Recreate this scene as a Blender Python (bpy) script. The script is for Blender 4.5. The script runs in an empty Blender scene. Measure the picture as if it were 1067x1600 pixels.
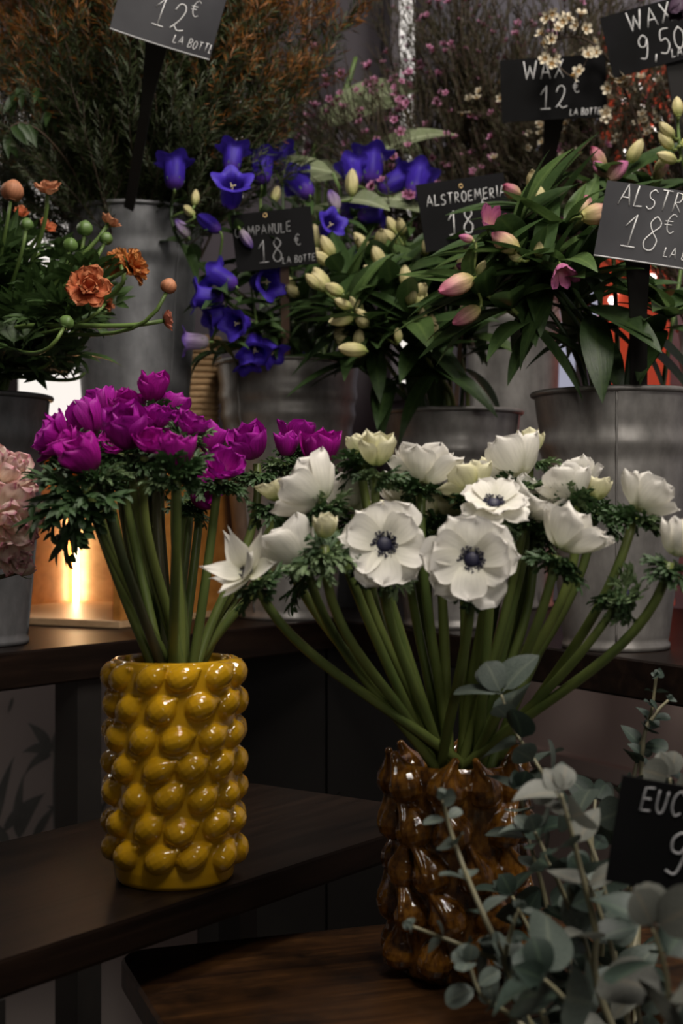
import bpy, math, random
from mathutils import Vector, Matrix, noise

# ------------------------------------------------------------------ camera, world, light, exposure
scene = bpy.context.scene
COL = scene.collection
PI = math.pi
F = 50 / 36 * 1600          # focal length in pixels of the 1067 x 1600 frame
ZC = 1.25                   # eye height


def P(px, py, D):
    return Vector(((px - 533.5) / F * D, D, ZC - (py - 800) / F * D))


cam_d = bpy.data.cameras.new('camera')
cam = bpy.data.objects.new('camera', cam_d)
COL.objects.link(cam)
cam.location = (0, 0, ZC)
cam.rotation_euler = (PI / 2, 0, 0)
cam_d.sensor_fit = 'VERTICAL'
cam_d.sensor_height = 36
cam_d.sensor_width = 24
cam_d.lens = 50
cam_d.clip_start = .05
cam_d.dof.use_dof = True
cam_d.dof.focus_distance = 1.32
cam_d.dof.aperture_fstop = 8.0
scene.camera = cam

scene.view_settings.view_transform = 'Standard'
scene.view_settings.look = 'None'
scene.view_settings.gamma = 1
scene.view_settings.exposure = 0.0
scene.cycles.max_bounces = 6
scene.cycles.transparent_max_bounces = 8
scene.cycles.use_denoising = True
scene.cycles.sample_clamp_indirect = 4

world = bpy.data.worlds.new('world')
scene.world = world
world.use_nodes = True
bg = world.node_tree.nodes['Background']
bg.inputs[0].default_value = (1, .93, .88, 1)
bg.inputs[1].default_value = .022


def lamp(name, kind, loc, target, energy, color, size=.1, spot=60, blend=.6):
    d = bpy.data.lights.new(name, kind)
    d.energy = energy
    d.color = color
    if kind == 'AREA':
        d.shape = 'DISK'
        d.size = size
    else:
        d.shadow_soft_size = size
    if kind == 'SPOT':
        d.spot_size = math.radians(spot)
        d.spot_blend = blend
    o = bpy.data.objects.new(name, d)
    COL.objects.link(o)
    o.location = loc
    o.rotation_euler = (Vector(target) - Vector(loc)).to_track_quat('-Z', 'Y').to_euler()
    return o


WARM = (1, .9, .78)
lamp('ceiling_area_light', 'AREA', (.35, .30, 2.45), (.02, 1.1, 1.15), 12.5, (1, .93, .85), .45)
lamp('shop_front_light', 'SPOT', (.55, -.7, 1.75), (.0, 2.1, 1.30), 48, (1, .93, .86), .35, 26, .9)  # added fill from behind the camera to brighten the shelf buckets
for lx, ly in ((.10, .50), (.22, .58), (.45, .75), (.60, .70), (.72, .55), (-.35, .5)):
    lamp('ceiling_spot_light', 'SPOT', (lx, ly, 2.5), (.05, 1.2, 1.1), 4.2, WARM, .018, 56, .9)
lamp('back_ceiling_light', 'AREA', (.3, 1.15, 2.75), (.0, 2.0, 1.3), 20, (1, .92, .85), .5)
lamp('low_shelf_light', 'AREA', (-.62, 1.75, 1.0), (-.95, 2.4, .7), .55, (1, .9, .84), .15)  # added fill below the shelf, brightens the wallpaper at low left
lamp('low_shelf_light', 'AREA', (.55, 1.75, 1.0), (.75, 2.4, .8), 1.1, (1, .9, .84), .15)  # added fill below the shelf, brightens the taupe wall at right
lamp('daylight_from_the_back', 'AREA', (-1.0, 2.2, 1.75), (-.2, 1.6, 1.2), 9, (1, .93, .85), .5)

# ------------------------------------------------------------------ mesh helpers
R = random.Random(7)


def V(*a):
    return Vector(a)


class MB:
    def __init__(self):
        self.v, self.f, self.uv, self.m = [], [], [], []

    def add(self, vs, fs, uvs=None, mat=0):
        o = len(self.v)
        self.v += [tuple(x) for x in vs]
        self.uv += [tuple(x) for x in uvs] if uvs else [(0, 0)] * len(vs)
        self.f += [tuple(i + o for i in f) for f in fs]
        self.m += [mat] * len(fs)

    def grid(self, rows, mat=0, uvs=None, closed=False):
        n = len(rows[0])
        vs = [p for r in rows for p in r]
        fs = []
        for i in range(len(rows) - 1):
            for j in range(n if closed else n - 1):
                k = (j + 1) % n
                fs.append((i * n + j, i * n + k, (i + 1) * n + k, (i + 1) * n + j))
        if uvs is None:
            uvs = [(j / max(1, n - 1), i / max(1, len(rows) - 1)) for i in range(len(rows)) for j in range(n)]
        self.add(vs, fs, uvs, mat)

    def mesh(self, name, mats, smooth=True):
        me = bpy.data.meshes.new(name)
        me.from_pydata(self.v, [], self.f)
        for m in (mats if isinstance(mats, (list, tuple)) else [mats]):
            me.materials.append(m)
        me.polygons.foreach_set('material_index', self.m)
        if smooth:
            me.polygons.foreach_set('use_smooth', [True] * len(self.f))
        ul = me.uv_layers.new(name='UVMap')
        flat = []
        for f in self.f:
            for i in f:
                flat += self.uv[i]
        ul.data.foreach_set('uv', flat)
        me.update()
        return me

    def tube(self, pts, rad, n=8, mat=0, caps=True):
        pts = [Vector(p) for p in pts]
        if not isinstance(rad, (list, tuple)):
            rad = [rad] * len(pts)
        t0 = (pts[1] - pts[0]).normalized()
        up = V(0, 0, 1) if abs(t0.z) < .9 else V(1, 0, 0)
        nx = t0.cross(up).normalized()
        rows = []
        for i, p in enumerate(pts):
            a = pts[max(0, i - 1)]
            b = pts[min(len(pts) - 1, i + 1)]
            t = (b - a).normalized()
            nx = (nx - t * nx.dot(t)).normalized()
            ny = t.cross(nx)
            rows.append([p + (nx * math.cos(2 * PI * k / n) + ny * math.sin(2 * PI * k / n)) * rad[i] for k in range(n)])
        o = len(self.v)
        self.grid(rows, mat, closed=True)
        if caps:
            self.f.append(tuple(o + k for k in reversed(range(n))))
            self.f.append(tuple(o + (len(pts) - 1) * n + k for k in range(n)))
            self.m += [mat, mat]

    def lathe(self, prof, n=48, c=(0, 0, 0), mat=0, close=False):
        c = Vector(c)
        rows = [[c + V(r * math.cos(2 * PI * k / n), r * math.sin(2 * PI * k / n), z) for k in range(n)] for r, z in prof]
        if close:
            rows.append(rows[0])
        self.grid(rows, mat, closed=True)

    def prism(self, poly, z0, z1, bev=.002, mat=0):
        """upright prism with a chamfered top and bottom edge; poly counter-clockwise"""
        n = len(poly)
        cx = sum(p[0] for p in poly) / n
        cy = sum(p[1] for p in poly) / n

        def ring(z, ins):
            r = []
            for i, p in enumerate(poly):
                d = Vector((cx - p[0], cy - p[1]))
                d = d.normalized() * ins
                r.append(V(p[0] + d.x, p[1] + d.y, z))
            return r
        rows = [ring(z0, bev), ring(z0 + bev, 0), ring(z1 - bev, 0), ring(z1, bev)]
        o = len(self.v)
        self.grid(rows, mat, closed=True)
        self.f.append(tuple(o + k for k in reversed(range(n))))
        self.f.append(tuple(o + 3 * n + k for k in range(n)))
        self.m += [mat, mat]

    def box(self, c, s, M=None, mat=0):
        vs = [V(c[0] + x * s[0] / 2, c[1] + y * s[1] / 2, c[2] + z * s[2] / 2) for x in (-1, 1) for y in (-1, 1) for z in (-1, 1)]
        if M:
            vs = [M @ v for v in vs]
        self.add(vs, [(0, 1, 3, 2), (4, 6, 7, 5), (0, 4, 5, 1), (2, 3, 7, 6), (0, 2, 6, 4), (1, 5, 7, 3)], None, mat)

    def blade(self, p, d, nrm, L, W, bend=0., fold=.3, seg=5, prof='lance', mat=0, twist=0.):
        """a leaf blade from p along d with its face towards nrm"""
        d = Vector(d).normalized()
        nrm = Vector(nrm)
        nrm = (nrm - d * nrm.dot(d)).normalized()
        s = d.cross(nrm)
        rows, uvs = [], []
        q = Vector(p)
        for i in range(seg + 1):
            v = i / seg
            a = bend * v
            t = d * math.cos(a) - nrm * math.sin(a)
            nn = nrm * math.cos(a) + d * math.sin(a)
            ss = s
            if twist:
                ss = s * math.cos(twist * v) + nn * math.sin(twist * v)
                nn = nn * math.cos(twist * v) - s * math.sin(twist * v)
            w = W * PROF[prof](v)
            rows.append([q - ss * w + nn * w * fold, q.copy(), q + ss * w + nn * w * fold])
            uvs += [(0, v), (.5, v), (1, v)]
            q = q + t * (L / seg)
        self.grid(rows, mat, uvs)


PROF = {
    'lance': lambda v: max(.02, math.sin(PI * min(1, .06 + .94 * v ** .75)) ** .9),
    'round': lambda v: max(.03, math.sqrt(max(0, 1 - (2 * v - 1) ** 2)) * (.85 + .3 * v) if v < .97 else .12),
    'strap': lambda v: max(.03, min(1, .45 + 1.3 * v) * (1 - v ** 4)),
    'needle': lambda v: max(.08, 1 - v ** 2),
    'ovate': lambda v: max(.03, math.sin(PI * v ** .62) ** .8),
}


def obj(name, me, parent=None, M=None):
    o = bpy.data.objects.new(name, me)
    COL.objects.link(o)
    if parent is not None:
        o.parent = parent
        W = M if M is not None else Matrix()
        o.matrix_basis = WM[parent.name].inverted() @ W
        WM[o.name] = W
    else:
        W = M if M is not None else Matrix()
        o.matrix_basis = W
        WM[o.name] = W
    return o


WM = {}


def tag(o, label, cat, group=None):
    o['label'] = label
    o['category'] = cat
    if group:
        o['group'] = group
    return o


def thing(name, label, cat, base, group=None):
    o = bpy.data.objects.new(name, None)
    o.empty_display_size = .02
    COL.objects.link(o)
    o.location = base
    WM[o.name] = Matrix.Translation(base)
    return tag(o, label, cat, group)


def struct(name, me, M=None):
    o = obj(name, me, None, M)
    o['kind'] = 'structure'
    return o


def axm(origin, axis, roll=0., scale=1.):
    """matrix whose local +Z runs along axis"""
    z = Vector(axis).normalized()
    ref = V(0, 0, 1) if abs(z.z) < .95 else V(0, 1, 0)
    x = ref.cross(z).normalized()
    y = z.cross(x)
    M = Matrix((x, y, z)).transposed().to_4x4()
    return Matrix.Translation(origin) @ M @ Matrix.Rotation(roll, 4, 'Z') @ Matrix.Scale(scale, 4)


def fram(origin, ydir, zdir, scale=1.):
    """matrix whose local +Y runs along ydir, +Z near zdir (leaves)"""
    y = Vector(ydir).normalized()
    z = Vector(zdir)
    z = (z - y * z.dot(y))
    z = z.normalized() if z.length > 1e-6 else y.orthogonal().normalized()
    x = y.cross(z)
    return Matrix.Translation(origin) @ Matrix((x, y, z)).transposed().to_4x4() @ Matrix.Scale(scale, 4)


def bez(p0, p1, p2, p3, n=12):
    out = []
    for i in range(n + 1):
        t = i / n
        out.append(p0 * (1 - t) ** 3 + p1 * 3 * t * (1 - t) ** 2 + p2 * 3 * t * t * (1 - t) + p3 * t ** 3)
    return out


def catmull(pts, n=5):
    pts = [Vector(p) for p in pts]
    if len(pts) < 3:
        return pts
    ext = [pts[0] * 2 - pts[1]] + pts + [pts[-1] * 2 - pts[-2]]
    out = []
    for i in range(1, len(ext) - 2):
        a, b, c, d = ext[i - 1:i + 3]
        for k in range(n):
            t = k / n
            out.append(.5 * (2 * b + (c - a) * t + (2 * a - 5 * b + 4 * c - d) * t * t + (3 * b - a - 3 * c + d) * t ** 3))
    out.append(pts[-1])
    return out


def round_poly(pts, r, n=6):
    out = []
    m = len(pts)
    rr = r if isinstance(r, (list, tuple)) else [r] * m
    for i in range(m):
        p = Vector(pts[i][:2])
        a = (Vector(pts[i - 1][:2]) - p).normalized()
        b = (Vector(pts[(i + 1) % m][:2]) - p).normalized()
        if rr[i] <= 0:
            out.append(p)
            continue
        for k in range(n + 1):
            t = k / n
            q0 = p + a * rr[i]
            q1 = p + b * rr[i]
            out.append(q0 * (1 - t) ** 2 + p * 2 * t * (1 - t) + q1 * t * t)
    return out


def remeshed(mb, name, mats, voxel, smooth=3):
    me = mb.mesh(name + '_raw', mats)
    o = bpy.data.objects.new(name + '_raw', me)
    COL.objects.link(o)
    m = o.modifiers.new('r', 'REMESH')
    m.mode = 'VOXEL'
    m.voxel_size = voxel
    m.use_smooth_shade = True
    s = o.modifiers.new('s', 'SMOOTH')
    s.iterations = smooth
    s.factor = .5
    dg = bpy.context.evaluated_depsgraph_get()
    out = bpy.data.meshes.new_from_object(o.evaluated_get(dg))
    out.name = name
    bpy.data.objects.remove(o)
    bpy.data.meshes.remove(me)
    out.materials.clear()
    for x in (mats if isinstance(mats, (list, tuple)) else [mats]):
        out.materials.append(x)
    out.polygons.foreach_set('use_smooth', [True] * len(out.polygons))
    return out


# ------------------------------------------------------------------ materials
def nodes_of(name):
    m = bpy.data.materials.new(name)
    m.use_nodes = True
    nt = m.node_tree
    return m, nt, nt.nodes['Principled BSDF'], nt.nodes['Material Output']


def ramp(nt, fac, stops):
    r = nt.nodes.new('ShaderNodeValToRGB')
    el = r.color_ramp.elements
    while len(el) > 1:
        el.remove(el[-1])
    for i, (p, c) in enumerate(stops):
        e = el[0] if i == 0 else el.new(p)
        e.position = p
        e.color = (*c, 1)
    nt.links.new(fac, r.inputs[0])
    return r.outputs[0]


def mixc(nt, fac, a, b, mode='MIX'):
    n = nt.nodes.new('ShaderNodeMix')
    n.data_type = 'RGBA'
    n.blend_type = mode
    for k, x in ((0, fac), (6, a), (7, b)):
        if hasattr(x, 'links') or isinstance(x, bpy.types.NodeSocket):
            nt.links.new(x, n.inputs[k])
        elif k == 0:
            n.inputs[0].default_value = x
        else:
            n.inputs[k].default_value = (*x, 1)
    return n.outputs[2]


def noise_tex(nt, scale, detail=4, rough=.55, vec='Object', stretch=(1, 1, 1)):
    tc = nt.nodes.new('ShaderNodeTexCoord')
    mp = nt.nodes.new('ShaderNodeMapping')
    mp.inputs['Scale'].default_value = stretch
    nt.links.new(tc.outputs[vec], mp.inputs[0])
    n = nt.nodes.new('ShaderNodeTexNoise')
    n.inputs['Scale'].default_value = scale
    n.inputs['Detail'].default_value = detail
    n.inputs['Roughness'].default_value = rough
    nt.links.new(mp.outputs[0], n.inputs['Vector'])
    return n.outputs['Fac']


def bump(nt, b, fac, strength, dist):
    n = nt.nodes.new('ShaderNodeBump')
    n.inputs['Strength'].default_value = strength
    n.inputs['Distance'].default_value = dist
    nt.links.new(fac, n.inputs['Height'])
    nt.links.new(n.outputs[0], b.inputs['Normal'])


def translucent(nt, b, out, col, k):
    t = nt.nodes.new('ShaderNodeBsdfTranslucent')
    if isinstance(col, bpy.types.NodeSocket):
        nt.links.new(col, t.inputs[0])
    else:
        t.inputs[0].default_value = (*col, 1)
    mx = nt.nodes.new('ShaderNodeMixShader')
    mx.inputs[0].default_value = k
    nt.links.new(b.outputs[0], mx.inputs[1])
    nt.links.new(t.outputs[0], mx.inputs[2])
    nt.links.new(mx.outputs[0], out.inputs[0])


def plain(name, col, rough=.5, metal=0., col2=None, scale=30, spec=.5, bmp=0., coat=0., detail=4, stretch=(1, 1, 1)):
    m, nt, b, out = nodes_of(name)
    f = noise_tex(nt, scale, detail, stretch=stretch)
    c = ramp(nt, f, [(.3, col), (.7, col2 or tuple(x * .75 for x in col))])
    nt.links.new(c, b.inputs['Base Color'])
    b.inputs['Roughness'].default_value = rough
    b.inputs['Metallic'].default_value = metal
    b.inputs['Specular IOR Level'].default_value = spec
    b.inputs['Coat Weight'].default_value = coat
    b.inputs['Coat Roughness'].default_value = .06
    if bmp:
        bump(nt, b, f, 1, bmp)
    return m


def uvy(nt):
    tc = nt.nodes.new('ShaderNodeTexCoord')
    sp = nt.nodes.new('ShaderNodeSeparateXYZ')
    nt.links.new(tc.outputs['UV'], sp.inputs[0])
    return sp.outputs[0], sp.outputs[1]


def petal_mat(name, stops, rough=.55, tr=.3, vein=.25, edge=None):
    """petal colour by its own length (base 0 .. tip 1), fine veins along it"""
    m, nt, b, out = nodes_of(name)
    ux, uy = uvy(nt)
    c = ramp(nt, uy, stops)
    f = noise_tex(nt, 5, 3, .6, 'UV', (5, .5, 1))
    dk = ramp(nt, f, [(.35, (1 - vein,) * 3), (.65, (1, 1, 1))])
    c = mixc(nt, 1., c, dk, 'MULTIPLY')
    if edge:
        a = nt.nodes.new('ShaderNodeMath')
        a.operation = 'SUBTRACT'
        nt.links.new(ux, a.inputs[0])
        a.inputs[1].default_value = .5
        ab = nt.nodes.new('ShaderNodeMath')
        ab.operation = 'ABSOLUTE'
        nt.links.new(a.outputs[0], ab.inputs[0])
        e = ramp(nt, ab.outputs[0], [(.36, (0, 0, 0)), (.5, (1, 1, 1))])
        c = mixc(nt, e, c, edge)
    nt.links.new(c, b.inputs['Base Color'])
    b.inputs['Roughness'].default_value = rough
    b.inputs['Specular IOR Level'].default_value = .25
    bump(nt, b, f, .25, .001)
    translucent(nt, b, out, c, tr)
    return m


def leaf_mat(name, col, col2, rough=.45, tr=.2, vein=(1.25, 1.2, 1.1)):
    m, nt, b, out = nodes_of(name)
    ux, uy = uvy(nt)
    f = noise_tex(nt, 25, 3)
    c = ramp(nt, f, [(.3, col), (.7, col2)])
    a = nt.nodes.new('ShaderNodeMath')
    a.operation = 'SUBTRACT'
    nt.links.new(ux, a.inputs[0])
    a.inputs[1].default_value = .5
    ab = nt.nodes.new('ShaderNodeMath')
    ab.operation = 'ABSOLUTE'
    nt.links.new(a.outputs[0], ab.inputs[0])
    e = ramp(nt, ab.outputs[0], [(0, (1, 1, 1)), (.09, (0, 0, 0))])
    c = mixc(nt, e, c, tuple(min(1, x * y) for x, y in zip(col2, vein)))
    nt.links.new(c, b.inputs['Base Color'])
    b.inputs['Roughness'].default_value = rough
    g = noise_tex(nt, 4, 2, .5, 'UV', (7, .6, 1))
    bump(nt, b, g, .3, .001)
    translucent(nt, b, out, c, tr)
    return m


MT = {}
MT['white'] = petal_mat('white petal', [(0, (.72, .72, .42)), (.25, (.86, .84, .72)), (1, (.9, .87, .82))], .6, .3, .13)
MT['cream'] = petal_mat('cream petal', [(0, (.55, .62, .22)), (.5, (.78, .76, .46)), (1, (.85, .81, .6))], .6, .3, .13)
MT['fuchsia'] = petal_mat('fuchsia petal', [(0, (.28, .004, .12)), (.4, (.42, .006, .27)), (1, (.50, .012, .38))], .5, .25, .4)
MT['purple'] = petal_mat('violet fuchsia petal', [(0, (.26, .004, .14)), (.4, (.37, .006, .26)), (1, (.45, .012, .39))], .5, .25, .4)
MT['orange'] = petal_mat('orange petal', [(0, (.40, .05, .03)), (.5, (.62, .14, .05)), (1, (.75, .27, .12))], .55, .25, .4)
MT['amber'] = petal_mat('amber petal', [(0, (.45, .08, .02)), (.5, (.62, .17, .04)), (1, (.70, .28, .08))], .55, .25, .4)
MT['apricot'] = petal_mat('apricot petal', [(0, (.5, .2, .1)), (1, (.72, .33, .18))], .55, .25, .3)
MT['rosewood'] = petal_mat('rusty pink petal', [(0, (.35, .09, .05)), (1, (.48, .16, .1))], .55, .25, .3)
MT['dusk'] = petal_mat('dusky purple petal', [(0, (.06, .04, .06)), (1, (.10, .06, .10))])
MT['blush'] = petal_mat('blush petal with pink edge', [(0, (.8, .68, .5)), (.8, (.9, .74, .64)), (.95, (.88, .6, .58)), (1, (.65, .16, .28))], .55, .3, .12, edge=(.86, .52, .54))
MT['bell'] = petal_mat('violet blue bell', [(0, (.13, .05, .38)), (.3, (.045, .018, .36)), (1, (.075, .04, .52))], .55, .2, .35)
MT['bell_pale'] = petal_mat('pale lilac bell', [(0, (.42, .36, .40)), (.6, (.36, .26, .46)), (1, (.16, .08, .45))], .55, .3, .3)
MT['bud_cream'] = petal_mat('greenish cream bud', [(0, (.34, .40, .11)), (.4, (.70, .64, .30)), (1, (.76, .66, .38))], .5, .25, .3)
MT['bud_pink'] = petal_mat('cream and pink bud', [(0, (.42, .40, .13)), (.35, (.65, .45, .27)), (.75, (.62, .26, .3)), (1, (.5, .1, .2))], .5, .25, .3)
MT['bloom_pink'] = petal_mat('pink alstroemeria petal', [(0, (.65, .42, .3)), (.5, (.66, .24, .38)), (1, (.6, .17, .40))], .5, .3, .3)
MT['wax_pink'] = petal_mat('pink wax petal', [(0, (.25, .03, .12)), (.4, (.55, .20, .36)), (1, (.66, .36, .50))], .45, .2, .2)
MT['wax_white'] = petal_mat('white wax petal', [(0, (.45, .35, .18)), (.4, (.74, .66, .48)), (1, (.82, .75, .6))], .45, .25, .2)
MT['stem'] = plain('anemone stem', (.17, .205, .05), .42, 0, (.09, .135, .035), 35, .5, stretch=(1, 1, .15))
MT['stem_purple'] = plain('brownish anemone stem', (.08, .06, .035), .42, 0, (.05, .08, .03), 30, stretch=(1, 1, .15))
MT['stem_light'] = plain('light green stem', (.16, .24, .06), .45, 0, (.10, .17, .045), 35)
MT['stem_dark'] = plain('dark green stem', (.045, .08, .025), .45, 0, (.03, .055, .02), 35)
MT['twig'] = plain('brown twig', (.06, .035, .018), .6, 0, (.035, .024, .014), 40)
MT['ruff'] = leaf_mat('anemone leaf', (.028, .065, .018), (.05, .10, .035), .5, .15)
MT['ruff_pale'] = leaf_mat('pale anemone leaf', (.09, .15, .06), (.14, .20, .09), .5, .2)
MT['leaf'] = leaf_mat('alstroemeria leaf', (.026, .055, .015), (.046, .085, .025), .42, .2)
MT['leaf_lit'] = leaf_mat('fresh green leaf', (.05, .095, .022), (.085, .14, .042), .42, .25)
MT['ran_leaf'] = leaf_mat('ranunculus leaf', (.034, .07, .018), (.066, .12, .036), .45, .2)
MT['big_leaf'] = leaf_mat('pale banded leaf', (.24, .30, .15), (.34, .38, .24), .35, .3, (1.6, 1.6, 1.6))
MT['needle'] = leaf_mat('dark needle leaf', (.022, .038, .010), (.045, .062, .018), .5, .15)
MT['needle_orange'] = leaf_mat('rust orange needle tip', (.17, .055, .008), (.30, .115, .015), .5, .25)
MT['wax_needle'] = leaf_mat('olive needle leaf', (.042, .045, .018), (.065, .06, .026), .5, .15)
MT['euc'] = leaf_mat('grey green eucalyptus leaf', (.060, .082, .068), (.105, .13, .11), .55, .12, (1.3, 1.25, 1.15))
MT['euc_dark'] = leaf_mat('deep green eucalyptus leaf', (.022, .04, .03), (.042, .065, .05), .5, .12, (1.5, 1.5, 1.3))
MT['euc_pale'] = leaf_mat('pale eucalyptus leaf', (.13, .138, .117), (.195, .20, .172), .55, .2, (1.1, 1.0, .9))
MT['euc_stem'] = plain('yellowish eucalyptus stem', (.22, .20, .10), .5, 0, (.28, .26, .18), 30)
MT['navy'] = plain('blue black flower centre', (.008, .008, .022), .55, 0, (.02, .02, .055), 300)
MT['sepal'] = plain('light green sepal', (.12, .2, .05), .5, 0, (.08, .15, .035), 60)
MT['pistil'] = plain('creamy pistil', (.6, .5, .3), .5)
MT['wax_heart'] = plain('dark red flower heart', (.12, .015, .03), .4)
MT['wax_heart_white'] = plain('ochre flower heart', (.30, .17, .05), .4)
MT['lemon'] = plain('yellow glaze', (.60, .33, .010), .13, 0, (.52, .275, .008), 22, .5, coat=.5)
MT['black'] = plain('matt black plastic', (.010, .009, .008), .5, 0, (.014, .013, .012), 20)
MT['slate'] = plain('black slate board', (.006, .006, .006), .7, 0, (.011, .011, .012), 9, .04)
MT['slate_grey'] = plain('smudged grey slate board', (.022, .022, .025), .45, 0, (.062, .062, .067), 7, .25)
MT['chalk'] = plain('chalk line', (.8, .8, .78), .9, 0, (.55, .55, .55), 300)
MT['chalk_dim'] = plain('faint chalk line', (.30, .30, .30), .9, 0, (.18, .18, .18), 300)
MT['chalk_mid'] = plain('worn chalk line', (.5, .5, .52), .9, 0, (.33, .33, .34), 300)
MT['rimline'] = plain('board edge', (.42, .42, .42), .5)
MT['brass'] = plain('brass eyelet', (.6, .42, .2), .35, 1.)
MT['iron'] = plain('black iron', (.012, .011, .010), .5, .3, (.02, .018, .016), 15)
MT['paint_dark'] = plain('black lacquered board', (.007, .006, .0055), .5, 0, (.010, .009, .008), 6, .2)
MT['jute'] = plain('jute rope', (.50, .33, .17), .85, 0, (.36, .22, .1), 90, bmp=.0015)
MT['stake'] = plain('pale wooden stake', (.34, .22, .16), .6, 0, (.28, .18, .13), 20, stretch=(6, 6, .5))


def zinc(name, c1, c2, rough=.42):
    m, nt, b, out = nodes_of(name)
    f1 = noise_tex(nt, 9, 6, .65)
    f2 = noise_tex(nt, 60, 3, .6, stretch=(1, 1, .4))
    c = ramp(nt, f1, [(.3, c1), (.7, c2)])
    k = ramp(nt, f2, [(.3, (.72,) * 3), (.7, (1.1,) * 3)])
    nt.links.new(mixc(nt, 1., c, k, 'MULTIPLY'), b.inputs['Base Color'])
    b.inputs['Metallic'].default_value = .5
    rr = ramp(nt, f1, [(.3, (rough + .12,) * 3), (.7, (rough - .08,) * 3)])
    nt.links.new(rr, b.inputs['Roughness'])
    bump(nt, b, f2, .15, .0008)
    return m


MT['zinc'] = zinc('galvanised zinc', (.23, .22, .21), (.43, .41, .385))
MT['zinc_dark'] = zinc('dull dark zinc', (.14, .145, .15), (.26, .26, .265), .5)


def wood(name, dark, mid, light, rough=.35, scale=7, wear=None, spec=.5, rotz=0.):
    m, nt, b, out = nodes_of(name)
    tc = nt.nodes.new('ShaderNodeTexCoord')
    mp = nt.nodes.new('ShaderNodeMapping')
    mp.inputs['Rotation'].default_value = (0, 0, rotz)
    mp2 = nt.nodes.new('ShaderNodeMapping')
    mp2.inputs['Scale'].default_value = (.7, 9, 9)
    nt.links.new(tc.outputs['Object'], mp.inputs[0])
    nt.links.new(mp.outputs[0], mp2.inputs[0])
    n = nt.nodes.new('ShaderNodeTexNoise')
    n.inputs['Scale'].default_value = scale
    n.inputs['Detail'].default_value = 8
    n.inputs['Roughness'].default_value = .65
    n.inputs['Distortion'].default_value = .4
    nt.links.new(mp2.outputs[0], n.inputs['Vector'])
    c = ramp(nt, n.outputs[0], [(.3, dark), (.52, mid), (.75, light)])
    if wear:
        g = noise_tex(nt, 11, 6, .7)
        c = mixc(nt, ramp(nt, g, [(.42, (0, 0, 0)), (.68, (1, 1, 1))]), c, wear)
    nt.links.new(c, b.inputs['Base Color'])
    b.inputs['Roughness'].default_value = rough
    b.inputs['Specular IOR Level'].default_value = spec
    bump(nt, b, n.outputs[0], .2, .0012)
    return m


ANG = math.atan2(.81, .59)
MT['walnut'] = wood('dark walnut board', (.003, .0018, .0013), (.009, .005, .0033), (.020, .011, .007), .42, 6, spec=.13, rotz=-ANG)
MT['walnut_worn'] = wood('worn reddish dark board', (.014, .006, .003), (.050, .021, .007), (.115, .050, .015), .38, 7, (.005, .0035, .0025), .3, rotz=-.35)
MT['pine'] = wood('pale pine board', (.36, .22, .11), (.48, .31, .17), (.56, .38, .22), .4, 6)
MT['pine_orange'] = wood('orange stained pine', (.34, .13, .025), (.46, .19, .04), (.55, .25, .07), .35, 6)


def fig_glaze():
    m, nt, b, out = nodes_of('brown amber glaze')
    f = noise_tex(nt, 170, 4, .6, stretch=(1, 1, .55))
    g = noise_tex(nt, 35, 4, .6)
    c = ramp(nt, f, [(.32, (.06, .021, .004)), (.5, (.20, .078, .009)), (.72, (.38, .17, .022))])
    k = ramp(nt, g, [(.3, (.5,) * 3), (.65, (1.15,) * 3)])
    nt.links.new(mixc(nt, 1., c, k, 'MULTIPLY'), b.inputs['Base Color'])
    b.inputs['Roughness'].default_value = .12
    b.inputs['Coat Weight'].default_value = 1.
    b.inputs['Coat Roughness'].default_value = .08
    bump(nt, b, f, .3, .001)
    return m


MT['fig'] = fig_glaze()


def emit(name, col, s):
    m, nt, b, out = nodes_of(name)
    e = nt.nodes.new('ShaderNodeEmission')
    e.inputs[0].default_value = (*col, 1)
    e.inputs[1].default_value = s
    nt.links.new(e.outputs[0], out.inputs[0])
    return m


MT['daylight'] = emit('daylight outside', (1, .93, .86), 1.0)
MT['led'] = emit('warm strip light', (1, .70, .38), 26)
MT['bulb'] = emit('small lit bulb', (1, .88, .8), 5.0)
MT['red'] = plain('glowing red orange lamp shade', (.5, .05, .02), .4, 0, (.55, .09, .04), 6)
_b = MT['red'].node_tree.nodes['Principled BSDF']
_b.inputs['Emission Color'].default_value = (1, .10, .04, 1)
_b.inputs['Emission Strength'].default_value = .28  # glow added to the shell because little light reaches it
MT['frosted'] = emit('frosted daylight pane', (.80, .80, 1.0), .42)  # emission standing in for daylight falling on the pale wall
MT['wall_mauve'] = plain('mauve grey wall', (.115, .10, .115), .8, 0, (.10, .09, .10), 4)
MT['wall_paper'] = plain('grey wallpaper', (.58, .50, .46), .85, 0, (.52, .45, .42), 3)
MT['palm_ink'] = plain('palm print ink', (.14, .14, .13), .85, 0, (.25, .25, .23), 10)
MT['pink_ink'] = plain('dusky pink print ink', (.32, .09, .16), .85, 0, (.4, .16, .22), 30)
MT['wall_pale'] = plain('pale blue grey wall', (.34, .33, .38), .8, 0, (.30, .29, .34), 3)
MT['wall_low'] = plain('taupe lower wall', (.46, .37, .33), .7, 0, (.41, .33, .30), 4)
MT['floor'] = wood('dark plank floor', (.02, .015, .012), (.04, .03, .022), (.06, .045, .03), .4, 3)

# ------------------------------------------------------------------ room shell
A = V(.589, .808, 0)          # along the left shelf, away from the camera
NL = V(-.808, .589, 0)        # behind the left shelf
B = V(.49, -.872, 0)          # along the right shelf, towards the camera
NR = V(.872, .49, 0)          # behind the right shelf
P0 = V(-.0086, 2.155, 0)      # where the two shelf fronts meet
K = V(.074, 3.54, 0)          # corner of the room
SH = ZC - .162                # top of the upper shelves
TH = .044


def up(p, z):
    return V(p.x, p.y, z)


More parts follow.
